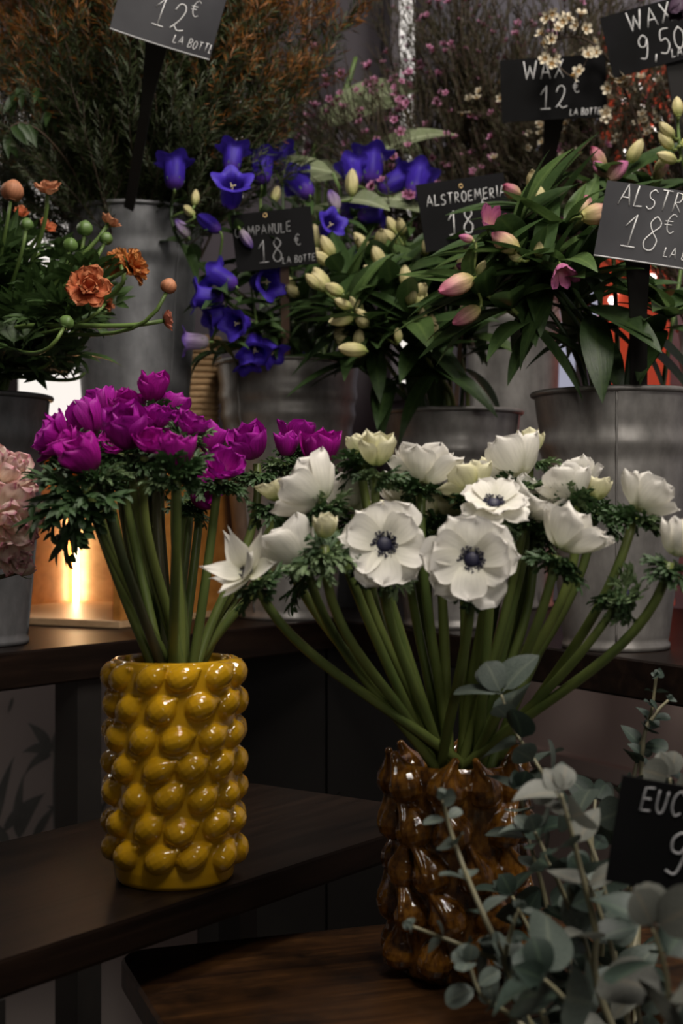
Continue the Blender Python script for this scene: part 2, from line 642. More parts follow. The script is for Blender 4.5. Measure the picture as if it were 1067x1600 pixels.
def quad_wall(mb, a, b, z0, z1, mat=0):
    mb.add([up(a, z0), up(b, z0), up(b, z1), up(a, z1)], [(0, 1, 2, 3)], [(0, 0), (1, 0), (1, 1), (0, 1)], mat)


def on_left_wall(px, py, off=.002):
    x = (px - 533.5) / F
    D = (K.dot(NL) - off) / (NL.x * x + NL.y)
    return P(px, py, D)


wl = MB()
KL = K - A * 3.4
quad_wall(wl, KL, K, 0, SH - .03, 0)
quad_wall(wl, KL, K, SH - .03, 3.1, 1)
rp = random.Random(3)


def print_leaf(px, py, ang, length, width, bend, mat=2):
    p = on_left_wall(px, py, .001 + rp.random() * .002)
    d = A * math.cos(ang) + V(0, 0, math.sin(ang))
    s = NL.cross(d)
    rows = []
    for i in range(11):
        v = i / 10
        w = width * max(.04, math.sin(PI * v ** .7))
        rows.append([p - s * w, p + s * w])
        a2 = bend * v
        p = p + (d * math.cos(a2) + s * math.sin(a2)) * length / 10
    wl.grid(rows, mat)


for px, py, an, ln, wd, bd in ((85, 1305, 90, .19, .004, 0), (80, 1175, 150, .075, .011, -.9), (80, 1175, 120, .085, .012, -.5), (82, 1172, 62, .085, .012, .6),
                               (82, 1175, 35, .085, .012, 1.0), (80, 1180, 172, .08, .010, -1.3), (84, 1180, 12, .07, .010, 1.1),
                               (30, 1310, 100, .12, .012, .6), (30, 1310, 70, .10, .011, .8), (15, 1320, 130, .1, .012, -.5), (130, 1310, 95, .12, .011, .5), (135, 1310, 60, .1, .010, .5),
                               (125, 1300, 125, .11, .011, -.7), (110, 1320, 80, .1, .009, .2), (50, 1320, 60, .09, .01, .5), (-10, 1300, 80, .14, .012, .4), (5, 1300, 45, .11, .012, .6),
                               (20, 1090, 250, .03, .004, .2), (120, 1250, 60, .07, .009, .9), (128, 1245, 110, .08, .009, -.9)):
    print_leaf(px, py, math.radians(an), ln, wd, bd)
for k in range(26):
    print_leaf(122 + rp.gauss(0, 9), 1085 + rp.gauss(0, 10), rp.random() * 6.28, .016, .006, .5, 3)
for k in range(9):
    print_leaf(125 + rp.gauss(0, 8), 1520 + rp.gauss(0, 8), rp.random() * 6.28, .016, .006, .5, 3)
struct('wall_left', wl.mesh('wall_left', [MT['wall_paper'], MT['wall_mauve'], MT['palm_ink'], MT['pink_ink']], False))

wr = MB()
KR = K + B * 3.4
quad_wall(wr, K, KR, 0, SH - .03, 0)
quad_wall(wr, K, KR, SH - .03, 3.1, 1)
struct('wall_right', wr.mesh('wall_right', [MT['wall_low'], MT['wall_pale']], False))

fl = MB()
fl.add([(-2.6, -1.0, 0), (2.6, -1.0, 0), (2.6, 3.8, 0), (-2.6, 3.8, 0)], [(0, 1, 2, 3)])
struct('floor', fl.mesh('floor', MT['floor'], False))


def wall_box(mb, a, b, z0, z1, depth, out, mat=0):
    """a bar lying on a wall between a and b, standing depth out of it"""
    o = out * depth
    vs = [up(a, z0), up(b, z0), up(b, z1), up(a, z1)]
    vs += [v + o for v in vs]
    mb.add(vs, [(0, 1, 2, 3), (7, 6, 5, 4), (0, 4, 5, 1), (1, 5, 6, 2), (2, 6, 7, 3), (3, 7, 4, 0)], None, mat)


def window(name, K0, s0, s1, d, out, z0, z1, mull=1, pane='daylight'):
    a = K0 + d * s0
    b = K0 + d * s1
    w = struct(name, None)
    w.name = name
    WM[w.name] = Matrix()
    g = MB()
    quad_wall(g, a + out * .006, b + out * .006, z0, z1)
    obj('pane', g.mesh('pane', MT[pane], False), w)
    f = MB()
    t = .035
    dd = (b - a).normalized()
    wall_box(f, a - dd * t, a, z0 - t, z1 + t, .03, out)
    wall_box(f, b, b + dd * t, z0 - t, z1 + t, .03, out)
    wall_box(f, a, b, z0 - t, z0, .03, out)
    wall_box(f, a, b, z1, z1 + t, .03, out)
    for k in range(1, mull + 1):
        c = a + (b - a) * (k / (mull + 1))
        wall_box(f, c - dd * .012, c + dd * .012, z0, z1, .025, out)
    obj('window_frame', f.mesh('window_frame', MT['wall_mauve'], False), w)


def wall_s(px, base, d, n):
    """distance along a wall from the corner where a picture column meets it"""
    x = (px - 533.5) / F
    D = base.dot(n) / (n.x * x + n.y)
    return (V(x * D, D, 0) - base).dot(d)


window('window_1', K, wall_s(150, K, A, NL), wall_s(-160, K, A, NL), A, -NL, 1.22, 2.0, 1)
window('window_2', K, wall_s(375, K, A, NL), wall_s(185, K, A, NL), A, -NL, 1.93, 2.25, 0)
window('window_3', K, wall_s(628, K, B, NR), wall_s(664, K, B, NR), B, -NR, 1.55, 2.75, 0)
window('window_4', K, wall_s(835, K, B, NR), wall_s(1015, K, B, NR), B, -NR, SH + .30, 2.05, 1, 'frosted')  # added glowing pane where the pale wall is bright with daylight
tb = MB()
wall_box(tb, K + B * .02, K + B * 3.3, .735, .765, .03, -NR)
struct('trim_1', tb.mesh('trim_1', MT['wall_low'], False))
tb = MB()
wall_box(tb, K + A * -.02, K + A * -.22, SH, 3.0, .05, -NL)
struct('trim_2', tb.mesh('trim_2', MT['wall_mauve'], False))

# ------------------------------------------------------------------ the display furniture
def board(name, label, cat, poly, ztop, th, mat, legs=(), leg_size=.04, leg_mat=None, r=.02, group=None):
    area = sum(poly[i - 1][0] * poly[i][1] - poly[i][0] * poly[i - 1][1] for i in range(len(poly)))
    if area < 0:
        poly = list(reversed(poly))
    c = sum((Vector(p[:2]) for p in poly), Vector((0, 0))) / len(poly)
    t = thing(name, label, cat, (c.x, c.y, 0), group)
    mb = MB()
    mb.prism(round_poly(poly, r), ztop - th, ztop, .0025)
    obj('board', mb.mesh('board', mat, False), t)
    for (x, y, rz) in legs:
        l = MB()
        l.box((0, 0, (ztop - th) / 2), (leg_size, leg_size, ztop - th), Matrix.Translation((x, y, 0)) @ Matrix.Rotation(rz, 4, 'Z'))
        obj('leg', l.mesh('leg', leg_mat or MT['iron'], False), t)
    return t


def xy(v):
    return (v.x, v.y)


LA = math.atan2(A.y, A.x)
RA = math.atan2(B.y, B.x)
DP = .62
q = [P0, P0 - A * 1.05, P0 - A * 1.05 + NL * DP, P0 + NL * DP]
lg = [xy(P0 - A * s + NL * n) + (LA,) for s in (.50, 1.0) for n in (.03, DP - .04)]
board('upper_shelf', 'dark wooden upper shelf carrying the wooden crate and the orange ranunculus pail', 'shelf', [xy(p) for p in q], SH, TH, MT['walnut'], lg, r=.004)
q = [P0, P0 + NR * DP, P0 + B * 1.1 + NR * DP, P0 + B * 1.1]
lg = [xy(P0 + B * s + NR * n) + (RA,) for s in (1.05,) for n in (.03, DP - .04)]
board('upper_shelf', 'dark wooden upper shelf under the large bucket of pink alstroemeria', 'shelf', [xy(p) for p in q], SH, TH, MT['walnut'], lg, r=.004)
q = [P0 + V(0, .004, 0), P0 + NL * DP + V(0, .004, 0), K - V(0, .55, 0), P0 + NR * DP + V(0, .004, 0)]
board('corner_shelf', 'dark corner shelf board at the back between the two upper shelves', 'shelf', [xy(p) for p in q], SH, TH, MT['walnut'], [(.03, 2.78, 0)], r=.0)

# black cabinet below the shelf corner
cab = thing('cabinet', 'black lacquered cabinet under the shelf corner behind the two vases', 'cabinet', (-.01, 2.30, 0))
mb = MB()
mb.box((-.01, 2.42, (SH - TH) / 2 - .002), (.44, .30, SH - TH - .004))
obj('body', mb.mesh('cabinet_body', MT['paint_dark'], False), cab)
for x0, x1 in ((-.226, -.026), (-.022, .206)):
    mb = MB()
    mb.prism([(x0, 2.25), (x1, 2.25), (x1, 2.269), (x0, 2.269)], .06, SH - TH - .012, .003)
    d = obj('door', mb.mesh('cabinet_door', MT['paint_dark'], False), cab)
    h = MB()
    hx = x1 - .02 if x0 < -.1 else x0 + .02
    h.tube([(hx, 2.25, .74), (hx, 2.238, .745), (hx, 2.238, .80), (hx, 2.25, .805)], .003, 8)
    obj('handle', h.mesh('cabinet_handle', MT['iron']), d)

# the middle tier with the yellow vase
Z2 = ZC - .296
n2 = V(-.808, .589, 0)
c2 = V(-.10, 1.558, 0)
w2 = .263
q = [c2, c2 - n2 * w2, c2 - n2 * w2 - A * 1.25, c2 - A * 1.25]
mid2 = c2 - n2 * (w2 / 2)
lg = [xy(c2 - A * .585 - n2 * (w2 - .012)) + (LA,), xy(c2 - A * .08 - n2 * .05) + (LA,), xy(c2 - A * .7 - n2 * .03) + (LA,), xy(c2 - A * 1.2 - n2 * .2) + (LA,)]
t2 = board('display_bench', 'narrow dark brown bench board under the yellow vase', 'bench', [xy(p) for p in q], Z2, .026, MT['walnut'], lg, .028, r=.015)
mb = MB()
a = c2 - A * .585 - n2 * (w2 - .012)
b = c2 - A * 1.2 - n2 * (w2 - .012)
for z in (Z2 - .115,):
    mb.tube([up(a, z), up(b, z)], .011, 8)
obj('rail', mb.mesh('rail', MT['iron']), t2)

# the lowest tier with the brown vase
Z3 = ZC - .36
c3 = V(-.185, 1.165, 0)
e3 = V(.94, .33, 0).normalized()
d3 = V(.33, -.94, 0).normalized()
q = [c3, c3 + e3 * .58, c3 + e3 * .58 + d3 * .25, c3 + d3 * .25]
lg = [xy(c3 + e3 * s + d3 * n) + (.34,) for s, n in ((.10, .17), (.10, .06), (.53, .19), (.53, .05))]
board('low_table', 'low worn reddish brown table under the brown glazed vase', 'table', [xy(p) for p in q], Z3, .024, MT['walnut_worn'], lg, .03, r=.03)


# ------------------------------------------------------------------ containers
def bucket(name, label, base, h, rt, rb, mat, ribs=(.80,), seam=-1.2, cat='bucket', handles=True, group=None):
    t = thing(name, label, cat, base, group)
    pr = [(rb * .55, .004), (rb - .002, .004), (rb, 0), (rb + .0025, .001), (rb + .003, .006), (rb + .0005, .010)]
    for i in range(1, 61):
        f = i / 60
        z = .010 + (h - .010) * f
        r = rb + (rt - rb) * z / h
        for rf in ribs:
            d = (z - rf * h) / .010
            r += .0030 * math.exp(-d * d) - .0012 * math.exp(-((d + 1.9) ** 2)) - .0010 * math.exp(-((d - 1.9) ** 2))
        pr.append((r, z))
    inner = [(rt - .002, h), (rb - .002, .008), (0.0005, .008)]
    mb = MB()
    mb.lathe(pr + inner, 72)
    obj('body', mb.mesh('bucket_body', mat), t, Matrix.Translation(base))
    mb = MB()
    n = 72
    ring = [V(rt * math.cos(2 * PI * k / n), rt * math.sin(2 * PI * k / n), h) for k in range(n)]
    rows = []
    for p in ring:
        o = p.copy()
        o.z = 0
        o.normalize()
        rows.append([p + o * (.004 * math.cos(2 * PI * j / 8) + .001) + V(0, 0, .0035 * math.sin(2 * PI * j / 8)) for j in range(8)])
    rows.append(rows[0])
    mb.grid(rows, closed=True)
    obj('rim', mb.mesh('bucket_rim', mat), t, Matrix.Translation(base))
    mb = MB()
    ca, sa = math.cos(seam), math.sin(seam)
    pts = []
    for i in range(25):
        z = .012 + (h - .016) * i / 24
        r = rb + (rt - rb) * z / h + .0006
        for rf in ribs:
            d = (z - rf * h) / .010
            r += .0030 * math.exp(-d * d)
        pts.append(V(r * ca, r * sa, z))
    mb.tube(pts, .0014, 6)
    obj('seam', mb.mesh('bucket_seam', mat), t, Matrix.Translation(base))
    if handles:
        for a in (.35, PI + .35):
            mb = MB()
            r = rt + .003
            pts = [V((r + .022 * math.sin(PI * k / 8)) * math.cos(a), (r + .022 * math.sin(PI * k / 8)) * math.sin(a), h * .8 - .0 + .03 * math.cos(PI * k / 8)) for k in range(9)]
            mb.tube(pts, .003, 8)
            obj('handle', mb.mesh('bucket_handle', mat), t, Matrix.Translation(base))
    return t


def floor_pt(px, D, z):
    return V((px - 533.5) / F * D, D, z)


B_RIGHT = floor_pt(962, 1.70, SH)
bucket('zinc_bucket', 'large ribbed zinc bucket full of pink alstroemeria on the upper shelf', B_RIGHT, .302, .097, .061, MT['zinc'], (.80,), -1.75, handles=False)
B_CAMP = floor_pt(450, 2.185, SH)
bucket('zinc_bucket', 'zinc bucket of violet blue campanulas with two ribs below its rim', B_CAMP, .388, .109, .072, MT['zinc'], (.87, .80), -2.3, handles=False)
B_ALST = floor_pt(706, 2.02, SH)
bucket('zinc_bucket', 'smaller zinc bucket holding greenish white alstroemeria buds', B_ALST, .302, .097, .066, MT['zinc'], (.82,), -.4, handles=False)
B_RAN = floor_pt(-46, 1.75, SH)
bucket('zinc_bucket', 'zinc bucket under the orange ranunculus bunch', B_RAN, .302, .096, .068, MT['zinc_dark'], (.86, .82), 0., handles=False)
B_WAXP = floor_pt(802, 2.42, SH)
bucket('zinc_bucket', 'tall plain grey zinc bucket behind the alstroemerias holding pink waxflower', B_WAXP, .52, .080, .066, MT['zinc'], (.93,), -1., handles=False)
B_WAXW = floor_pt(1150, 2.15, SH)
bucket('zinc_bucket', 'zinc bucket of white waxflower at the right end of the upper shelf', B_WAXW, .44, .085, .066, MT['zinc'], (.9,), -1., handles=False)
B_SPRAY = floor_pt(-215, 1.09, Z2)
bucket('zinc_bucket', 'small zinc pail of blush spray roses on the narrow bench', B_SPRAY, .19, .06, .045, MT['zinc'], (.8,), -1., handles=False)

# crate with the tall bucket and the rope basket on it
CE = V(.893, -.45, 0)
CD = V(-.45, -.893, 0)         # towards the open front
CC = V(-.452, 2.41, 0)
CW, CDP, CH = .316, .33, .262
ZT = SH + CH
cr = thing('wooden_crate', 'open pine crate lit from inside under the tall zinc bucket', 'crate', (CC.x, CC.y, SH))


def crate_panel(nm, e0, e1, d0, d1, z0, z1, mat):
    mb = MB()
    po = [xy(CC + CE * e0 + CD * d0), xy(CC + CE * e1 + CD * d0), xy(CC + CE * e1 + CD * d1), xy(CC + CE * e0 + CD * d1)]
    po = list(reversed(po))
    mb.prism(po, z0, z1, .001)
    obj(nm, mb.mesh('crate_' + nm, mat, False), cr)


crate_panel('base_board', -.012, CW + .012, -.012, CDP, SH + .0005, SH + .011, MT['pine'])
crate_panel('top_board', -.012, CW + .012, -.012, CDP, ZT - .012, ZT, MT['pine'])
crate_panel('side_panel', -.012, 0, 0, CDP - .002, SH + .011, ZT - .012, MT['pine_orange'])
crate_panel('side_panel', CW, CW + .012, 0, CDP - .002, SH + .011, ZT - .012, MT['pine_orange'])
crate_panel('back_panel', -.012, CW + .012, -.012, 0, SH + .011, ZT - .012, MT['pine'])
glow_strip = thing('strip_light', 'thin glowing strip light standing in the corner of the pine crate', 'lamp', up(CC + CE * .012 + CD * .012, SH + .012))  # added glow source for the light streak on the crate wood
mb = MB()
lp = CC + CE * .011 + CD * .011
mb.tube([up(lp, SH + .012), up(lp, SH + .2)], .0045, 10)
obj('tube', mb.mesh('strip_tube', MT['led']), glow_strip)
mb = MB()
mb.tube([up(lp, SH + .2), up(lp, SH + .214)], .0065, 10)
obj('end_cap', mb.mesh('strip_cap', MT['iron']), glow_strip)

B_TALL = up(CC + CE * .273 + CD * .208, ZT)
B_TALL = V((212 - 533.5) / F * 2.1, 2.1, ZT)
bucket('tall_zinc_bucket', 'tall zinc bucket on the crate holding the rust orange foliage', B_TALL, .337, .099, .074, MT['zinc_dark'], (.80,), -.75, handles=False)

BK = up(CC + CE * .263 + CD * .054, ZT)
bk = thing('rope_basket', 'round jute rope basket on the crate beside the tall zinc bucket', 'basket', BK)
mb = MB()
pts = []
turns = 17
for i in range(turns * 36 + 1):
    a = i / 36 * 2 * PI
    f = i / (turns * 36)
    r = .042 + .006 * f
    pts.append(BK + V(r * math.cos(a), r * math.sin(a), .006 + f * .165))
mb.tube(pts, .0056, 8)
obj('rope_wall', mb.mesh('rope_wall', MT['jute']), bk)
mb = MB()
mb.lathe([(.001, .001), (.040, .001), (.044, .17), (.042, .17), (.038, .005), (.001, .005)], 36, BK)
obj('liner', mb.mesh('basket_liner', MT['jute']), bk)

# ------------------------------------------------------------------ yellow lemon vase
VY = V((273 - 533.5) / F * 1.155, 1.155, Z2)
vy = thing('lemon_vase', 'glossy yellow ceramic vase covered in rows of moulded lemons', 'vase', VY)
mb = MB()
mb.lathe([(.00005, 0), (.046, 0), (.048, .003), (.0495, .012), (.0505, .06), (.0505, .15), (.050, .172), (.0485, .177), (.046, .1785), (.044, .176), (.0435, .15), (.0435, .01), (.00005, .008)], 96)
rl = random.Random(5)
for k in range(7):
    z = .0255 + .0234 * k
    for j in range(11):
        a = 2 * PI * (j + (.5 if k % 2 else 0) + .13 * k) / 11 + rl.gauss(0, .03)
        c = V(.0492 * math.cos(a), .0492 * math.sin(a), z + rl.gauss(0, .001))
        tang = V(-math.sin(a), math.cos(a), 0)
        radial = V(math.cos(a), math.sin(a), 0)
        ang = math.radians(33 + rl.gauss(0, 7))
        ax = (tang * math.cos(ang) + V(0, 0, math.sin(ang)) + radial * rl.gauss(.12, .06)).normalized()
        pts, rad = [], []
        Lh = .0143 * rl.uniform(.94, 1.05)
        rr = .0110 * rl.uniform(.94, 1.06)
        for s, f in ((-1.0, .08), (-.95, .26), (-.82, .58), (-.6, .85), (-.3, .98), (0, 1), (.3, .95), (.55, .78), (.75, .55), (.9, .34), (1.02, .24), (1.12, .20), (1.18, .08)):
            pts.append(c + ax * (s * Lh))
            rad.append(rr * f)
        mb.tube(pts, rad, 14)
obj('body', remeshed(mb, 'lemon_vase_body', MT['lemon'], .00085, 4), vy, Matrix.Translation(VY))

# ------------------------------------------------------------------ brown fig vase
VB = V((714 - 533.5) / F * 1.12, 1.12, Z3)
vb = thing('fig_vase', 'dark amber glazed vase covered in moulded fruit with curled tips', 'vase', VB)
mb = MB()
mb.lathe([(.00005, 0), (.043, 0), (.0465, .004), (.0475, .02), (.048, .08), (.048, .15), (.0475, .163), (.0455, .166), (.0435, .163), (.0425, .14), (.0425, .012), (.00005, .010)], 96)
rl = random.Random(11)
for k in range(5):
    z = .006 + .0325 * k
    for j in range(9):
        a = 2 * PI * (j + (.5 if k % 2 else 0) + .08 * k) / 9 + rl.gauss(0, .05)
        radial = V(math.cos(a), math.sin(a), 0)
        tang = V(-math.sin(a), math.cos(a), 0)
        lean = rl.choice((-1, -1, 1)) * rl.uniform(.10, .42)
        pts, rad = [], []
        Rb = .0150 * rl.uniform(.92, 1.08)
        for s, f in ((0, .25), (.06, .62), (.16, .88), (.3, 1.0), (.45, .97), (.58, .80), (.68, .58), (.78, .40), (.87, .28), (.95, .22), (1.0, .20), (1.03, .08)):
            h = s * .038
            side = lean * h + (-.010 if lean < 0 else .010) * max(0, s - .55) ** 1.3 * 1.5
            outw = .0488 + .007 * max(0, s - .5)
            pts.append(radial * outw + tang * side + V(0, 0, z + h))
            rad.append(Rb * f)
        mb.tube(pts, rad, 14)
        if rl.random() < .8:
            ridge = [p + radial * (r * .93) for p, r in list(zip(pts, rad))[3:11]]
            mb.tube(ridge, [.0012, .0020, .0025, .0027, .0027, .0025, .002, .001], 8)
obj('body', remeshed(mb, 'fig_vase_body', MT['fig'], .0008, 1), vb, Matrix.Translation(VB))

# ------------------------------------------------------------------ flower parts
def petal_mesh(name, mat, L=1., W=.4, th0=80, th1=95, power=1., curl=.3, ruf=.05, seed=0, tip='round', nu=8, nv=11):
    """petal along +Y bending about the flower axis +Z"""
    rg = random.Random(seed)
    ph = rg.random() * 6
    rows = []
    r = z = 0.
    for i in range(nv + 1):
        v = i / nv
        th = math.radians(th0 + (th1 - th0) * v ** power)
        if tip == 'round':
            w = W * (.14 + .86 * v ** .62) * max(.0, 1 - v ** 6) ** .5
        else:
            w = W * (.16 + .84 * math.sin(PI * min(1, v * .93) ** .8)) * max(0, 1 - v ** 3)
        w = max(w, .012)
        nr, nz = -math.cos(th), math.sin(th)
        row = []
        for j in range(nu + 1):
            u = 2 * j / nu - 1
            off = curl * w * u * u + ruf * v * v * (math.sin(u * 3.1 + ph) * .6 + math.sin(u * 7.3 + ph * 2) * .35) + ruf * .5 * (1 - abs(u)) * math.sin(v * 5 + ph)
            dip = (1 - .06 * math.cos(u * 4 + ph)) if v > .6 else 1
            row.append(V(w * u * (1 - .12 * curl * u * u), (r * dip + nr * off), (z * dip + nz * off)))
        rows.append(row)
        r += math.sin(th) * L / nv
        z += math.cos(th) * L / nv
    mb = MB()
    mb.grid(rows)
    return mb.mesh(name, mat)


CACHE = {}


def cached(key, fn):
    if key not in CACHE:
        CACHE[key] = fn()
    return CACHE[key]


# whorls: (count, L, W, th0, th1, power, curl, ruf, scale, roll offset, lift)
KINDS = {
    'open': [(6, 1.0, .50, 84, 96, 1, .12, .06, 1, 0, 0), (6, .86, .48, 66, 84, 1, .20, .06, 1, .5, .03)],
    'bowl': [(5, 1.55, .78, 96, 24, .6, .34, .09, 1, 0, 0), (5, 1.42, .70, 86, 8, .6, .38, .09, 1, .5, .03)],
    'cup': [(4, 2.0, .98, 94, 0, .42, .46, .07, 1, 0, 0), (4, 1.9, .90, 88, -12, .42, .48, .07, 1, .5, .03)],
    'bud': [(4, 2.0, .98, 94, -22, .5, .5, .03, 1, 0, 0), (4, 1.9, .9, 86, -28, .5, .5, .03, 1, .5, .03)],
    'splay': [(4, 1.35, .40, 85, 66, .8, .25, .03, 1, 0, 0), (5, 1.4, .42, 66, 26, .8, .3, .03, 1, .5, .02)],
    'ran_open': [(6, 1.0, .46, 88, 70, 1, .2, .14, 1, 0, 0), (6, .92, .42, 78, 45, 1, .25, .14, 1, .5, .03), (5, .8, .4, 65, 15, 1, .3, .14, 1, .2, .05), (4, .62, .34, 50, -15, 1, .4, .12, 1, .7, .06)],
    'ran_ruff': [(7, 1.0, .34, 100, 82, 1, .2, .16, 1, 0, 0), (7, .98, .32, 82, 62, 1, .25, .16, 1, .5, .04), (7, .92, .3, 66, 40, 1, .3, .16, 1, .2, .08), (6, .8, .28, 48, 14, 1, .35, .14, 1, .7, .1)],
    'ran_cup': [(5, 1.2, .52, 92, 35, .6, .3, .1, 1, 0, 0), (5, 1.1, .46, 82, 20, .6, .35, .1, 1, .5, .03)],
    'rose': [(6, 1.0, .46, 92, 50, .8, .25, .12, 1, 0, 0), (6, 1.0, .42, 78, 25, .8, .3, .12, 1, .5, .05), (5, .95, .38, 60, 0, .8, .4, .12, 1, .2, .1), (4, .85, .32, 40, -18, .8, .5, .1, 1, .7, .12)],
}


def bloom(parent, kind, matk, pos, axis, R0, seed, mat2=None, jitter=.12):
    """petals of one flower as parts of parent"""
    rg = random.Random(seed)
    roll0 = rg.random() * 6.28
    for wi, (n, L, W, t0, t1, pw, cu, ru, sc, ro, lift) in enumerate(KINDS[kind]):
        for k in range(n):
            var = rg.randrange(3)
            mk = mat2 if (mat2 and wi == 0) else matk
            me = cached((kind, wi, var, mk), lambda: petal_mesh(kind + '_petal', MT[mk], L, W, t0 + var * 3 - 3, t1 + (var - 1) * 7, pw, cu, ru, seed=var * 17 + wi * 5, tip='point' if kind == 'splay' else 'round'))
            roll = roll0 + 2 * PI * (k + ro) / n + rg.gauss(0, jitter)
            M = axm(pos, axis, roll, R0 * rg.uniform(.93, 1.06)) @ Matrix.Translation((0, 0, lift + rg.uniform(-.01, .01))) @ Matrix.Rotation(rg.gauss(0, .06 + (.18 if kind == 'splay' else 0)), 4, 'X')
            obj('petal', me, parent, M)


def centre_mesh():
    mb = MB()
    rows = []
    for i in range(9):
        t = i / 8 * PI / 2
        rows.append([V(.19 * math.cos(t) * math.cos(a), .19 * math.cos(t) * math.sin(a), .06 + .13 * math.sin(t)) for a in [2 * PI * k / 16 for k in range(16)]])
    mb.grid(rows, closed=True)
    return mb.mesh('flower_centre', MT['navy'])


def stamen_mesh():
    mb = MB()
    rg = random.Random(2)
    for k in range(100):
        a = rg.random() * 6.28
        r = rg.uniform(.19, .29)
        z = .10 + rg.random() * .10
        p0 = V(.14 * math.cos(a), .14 * math.sin(a), .05)
        p1 = V(r * math.cos(a), r * math.sin(a), z)
        mb.tube([p0, (p0 + p1) / 2 + V(0, 0, .02), p1], [.008, .007, .006], 4)
        mb.tube([p1 - V(0, 0, .012), p1, p1 + V(0, 0, .022)], [.012, .025, .010], 5)
    return mb.mesh('stamens', MT['navy'])


def ruff_mesh(var, mat):
    """a deeply cut anemone collar leaf along +Y, face +Z"""
    rg = random.Random(var * 7 + 1)
    mb = MB()
    droop = rg.uniform(.25, .6)

    def lobe(p, ang, L, W, depth, zb):
        d = V(math.sin(ang), math.cos(ang), zb)
        mb.blade(p, d, V(rg.gauss(0, .35), rg.gauss(0, .25), 1), L, W, droop * 1.1 + rg.gauss(0, .35), .45, 5, 'strap')
        if depth <= 0:
            return
        dn = d.normalized()
        for s in (-1, 1):
            for f in ((.35, .62) if depth > 1 else (.5,)):
                q = p + dn * (L * f) - V(0, 0, L * f * f * droop * .45)
                lobe(q, ang + s * rg.uniform(.45, .8), L * (.60 - .2 * f), W * .82, depth - 1, zb - .25 * f + rg.gauss(0, .22))
    for a, L in ((0, .62), (-.62, .55), (.62, .55), (-1.2, .36), (1.2, .36)):
        lobe(V(0, .02, 0), a + rg.gauss(0, .08), L * rg.uniform(.9, 1.1), .056, 2, .12 + rg.gauss(0, .25))
    return mb.mesh('collar_leaf', mat)


def collar(parent, pos, axis, size, seed, n=4, matk='ruff', spread=.2):
    rg = random.Random(seed + 99)
    axis = Vector(axis).normalized()
    r0 = rg.random() * 6.28
    base = axm(pos, axis)
    for k in range(n):
        a = r0 + 2 * PI * k / n + rg.gauss(0, .2)
        out = (base.to_3x3() @ V(math.cos(a), math.sin(a), 0)).normalized()
        d = (out + axis * (spread + rg.gauss(0, .45))).normalized()
        mk = matk if rg.random() < .8 else 'ruff_pale'
        v = rg.randrange(4)
        me = cached(('ruff', v, mk), lambda: ruff_mesh(v, MT[mk]))
        obj('leaf', me, parent, fram(pos, d, axis, size * rg.uniform(.85, 1.15)))


def stem_part(parent, pts, r0, r1, mat, n=8, name='stem'):
    mb = MB()
    m = len(pts) - 1
    mb.tube(pts, [r0 + (r1 - r0) * i / m for i in range(m + 1)], n)
    return obj(name, mb.mesh(name, mat), parent)


def dirv(az, el):
    """az degrees: 0 right, 90 away, -90 towards the camera; el degrees up"""
    a, e = math.radians(az), math.radians(el)
    return V(math.cos(a) * math.cos(e), math.sin(a) * math.cos(e), math.sin(e))


def vase_path(head, axis, vase, mouth_z, mouth_r, depth, rg, bow=1., lateral=None):
    """stem from inside a vase over its mouth to the flower head"""
    vc = V(vase.x, vase.y, 0)
    hd = V(head.x, head.y, 0) - vc
    dist = hd.length
    ang = math.atan2(hd.y, hd.x) + rg.gauss(0, .35)
    rr = mouth_r * min(1, .25 + dist / .16) * rg.uniform(.55, 1.)
    m = vc + V(math.cos(ang) * rr, math.sin(ang) * rr, mouth_z)
    rise = head.z - mouth_z
    hor = (head - m)
    hor.z = 0
    t0 = (hor * (.55 * bow) + V(0, 0, rise * .5))
    ax = Vector(axis).normalized()
    end = head - ax * .006
    c2 = end - (ax * .55 + V(0, 0, .8)).normalized() * min(.075, rise * .4)
    path = bez(m, m + t0 * .75, c2, end, 14)
    inn = t0.normalized()
    low = m - inn * min(depth, .09)
    lim = V(low.x - vc.x, low.y - vc.y, 0)
    if lim.length > mouth_r * .9:
        lim = lim.normalized() * mouth_r * .9
        low.x, low.y = vc.x + lim.x, vc.y + lim.y
    return [low] + path


def anemone(spec, vase, mouth_z, mouth_r, cat_label, group, seed):
    (px, py, D, az, el, kind, wpx, matk, label) = spec
    rg = random.Random(seed)
    ax = dirv(az, el)
    R0 = wpx / 2 / F * D
    c = P(px, py, D)
    tall = {'open': 0, 'bowl': .6, 'cup': .85, 'bud': .85, 'splay': .4}[kind]
    if 'fuchsia' in group:
        R0 *= 1.17
    elif kind == 'bowl':
        R0 *= 1.18
    base = c - ax * (R0 * tall)
    if kind in ('cup', 'bud'):
        R0 *= 1.02
    path = vase_path(base, ax, vase, mouth_z, mouth_r, .08, rg)
    t = thing('anemone', label, cat_label, path[0], group)
    sm = MT['stem'] if rg.random() < .75 or 'white' in group else MT['stem_purple']
    stem_part(t, path, .0042, .0034, sm, 9)
    bloom(t, kind, matk, base, ax, R0, seed)
    if kind in ('open', 'bowl', 'splay'):
        k = {'open': 1., 'bowl': 1., 'splay': .9}[kind]
        obj('flower_centre', cached('centre', centre_mesh), t, axm(base, ax, 0, R0 * k))
        obj('stamens', cached('stamens', stamen_mesh), t, axm(base, ax, 0, R0 * k))
    i = 10 if kind not in ('cup', 'bud') else 12
    cp = base - (base - path[-3]).normalized() * rg.uniform(.008, .016)
    collar(t, cp, (path[-1] - path[-3]), rg.uniform(.036, .046), seed, rg.choice((4, 4, 5)), 'ruff', -.45 if kind == 'open' else .25)
    return t


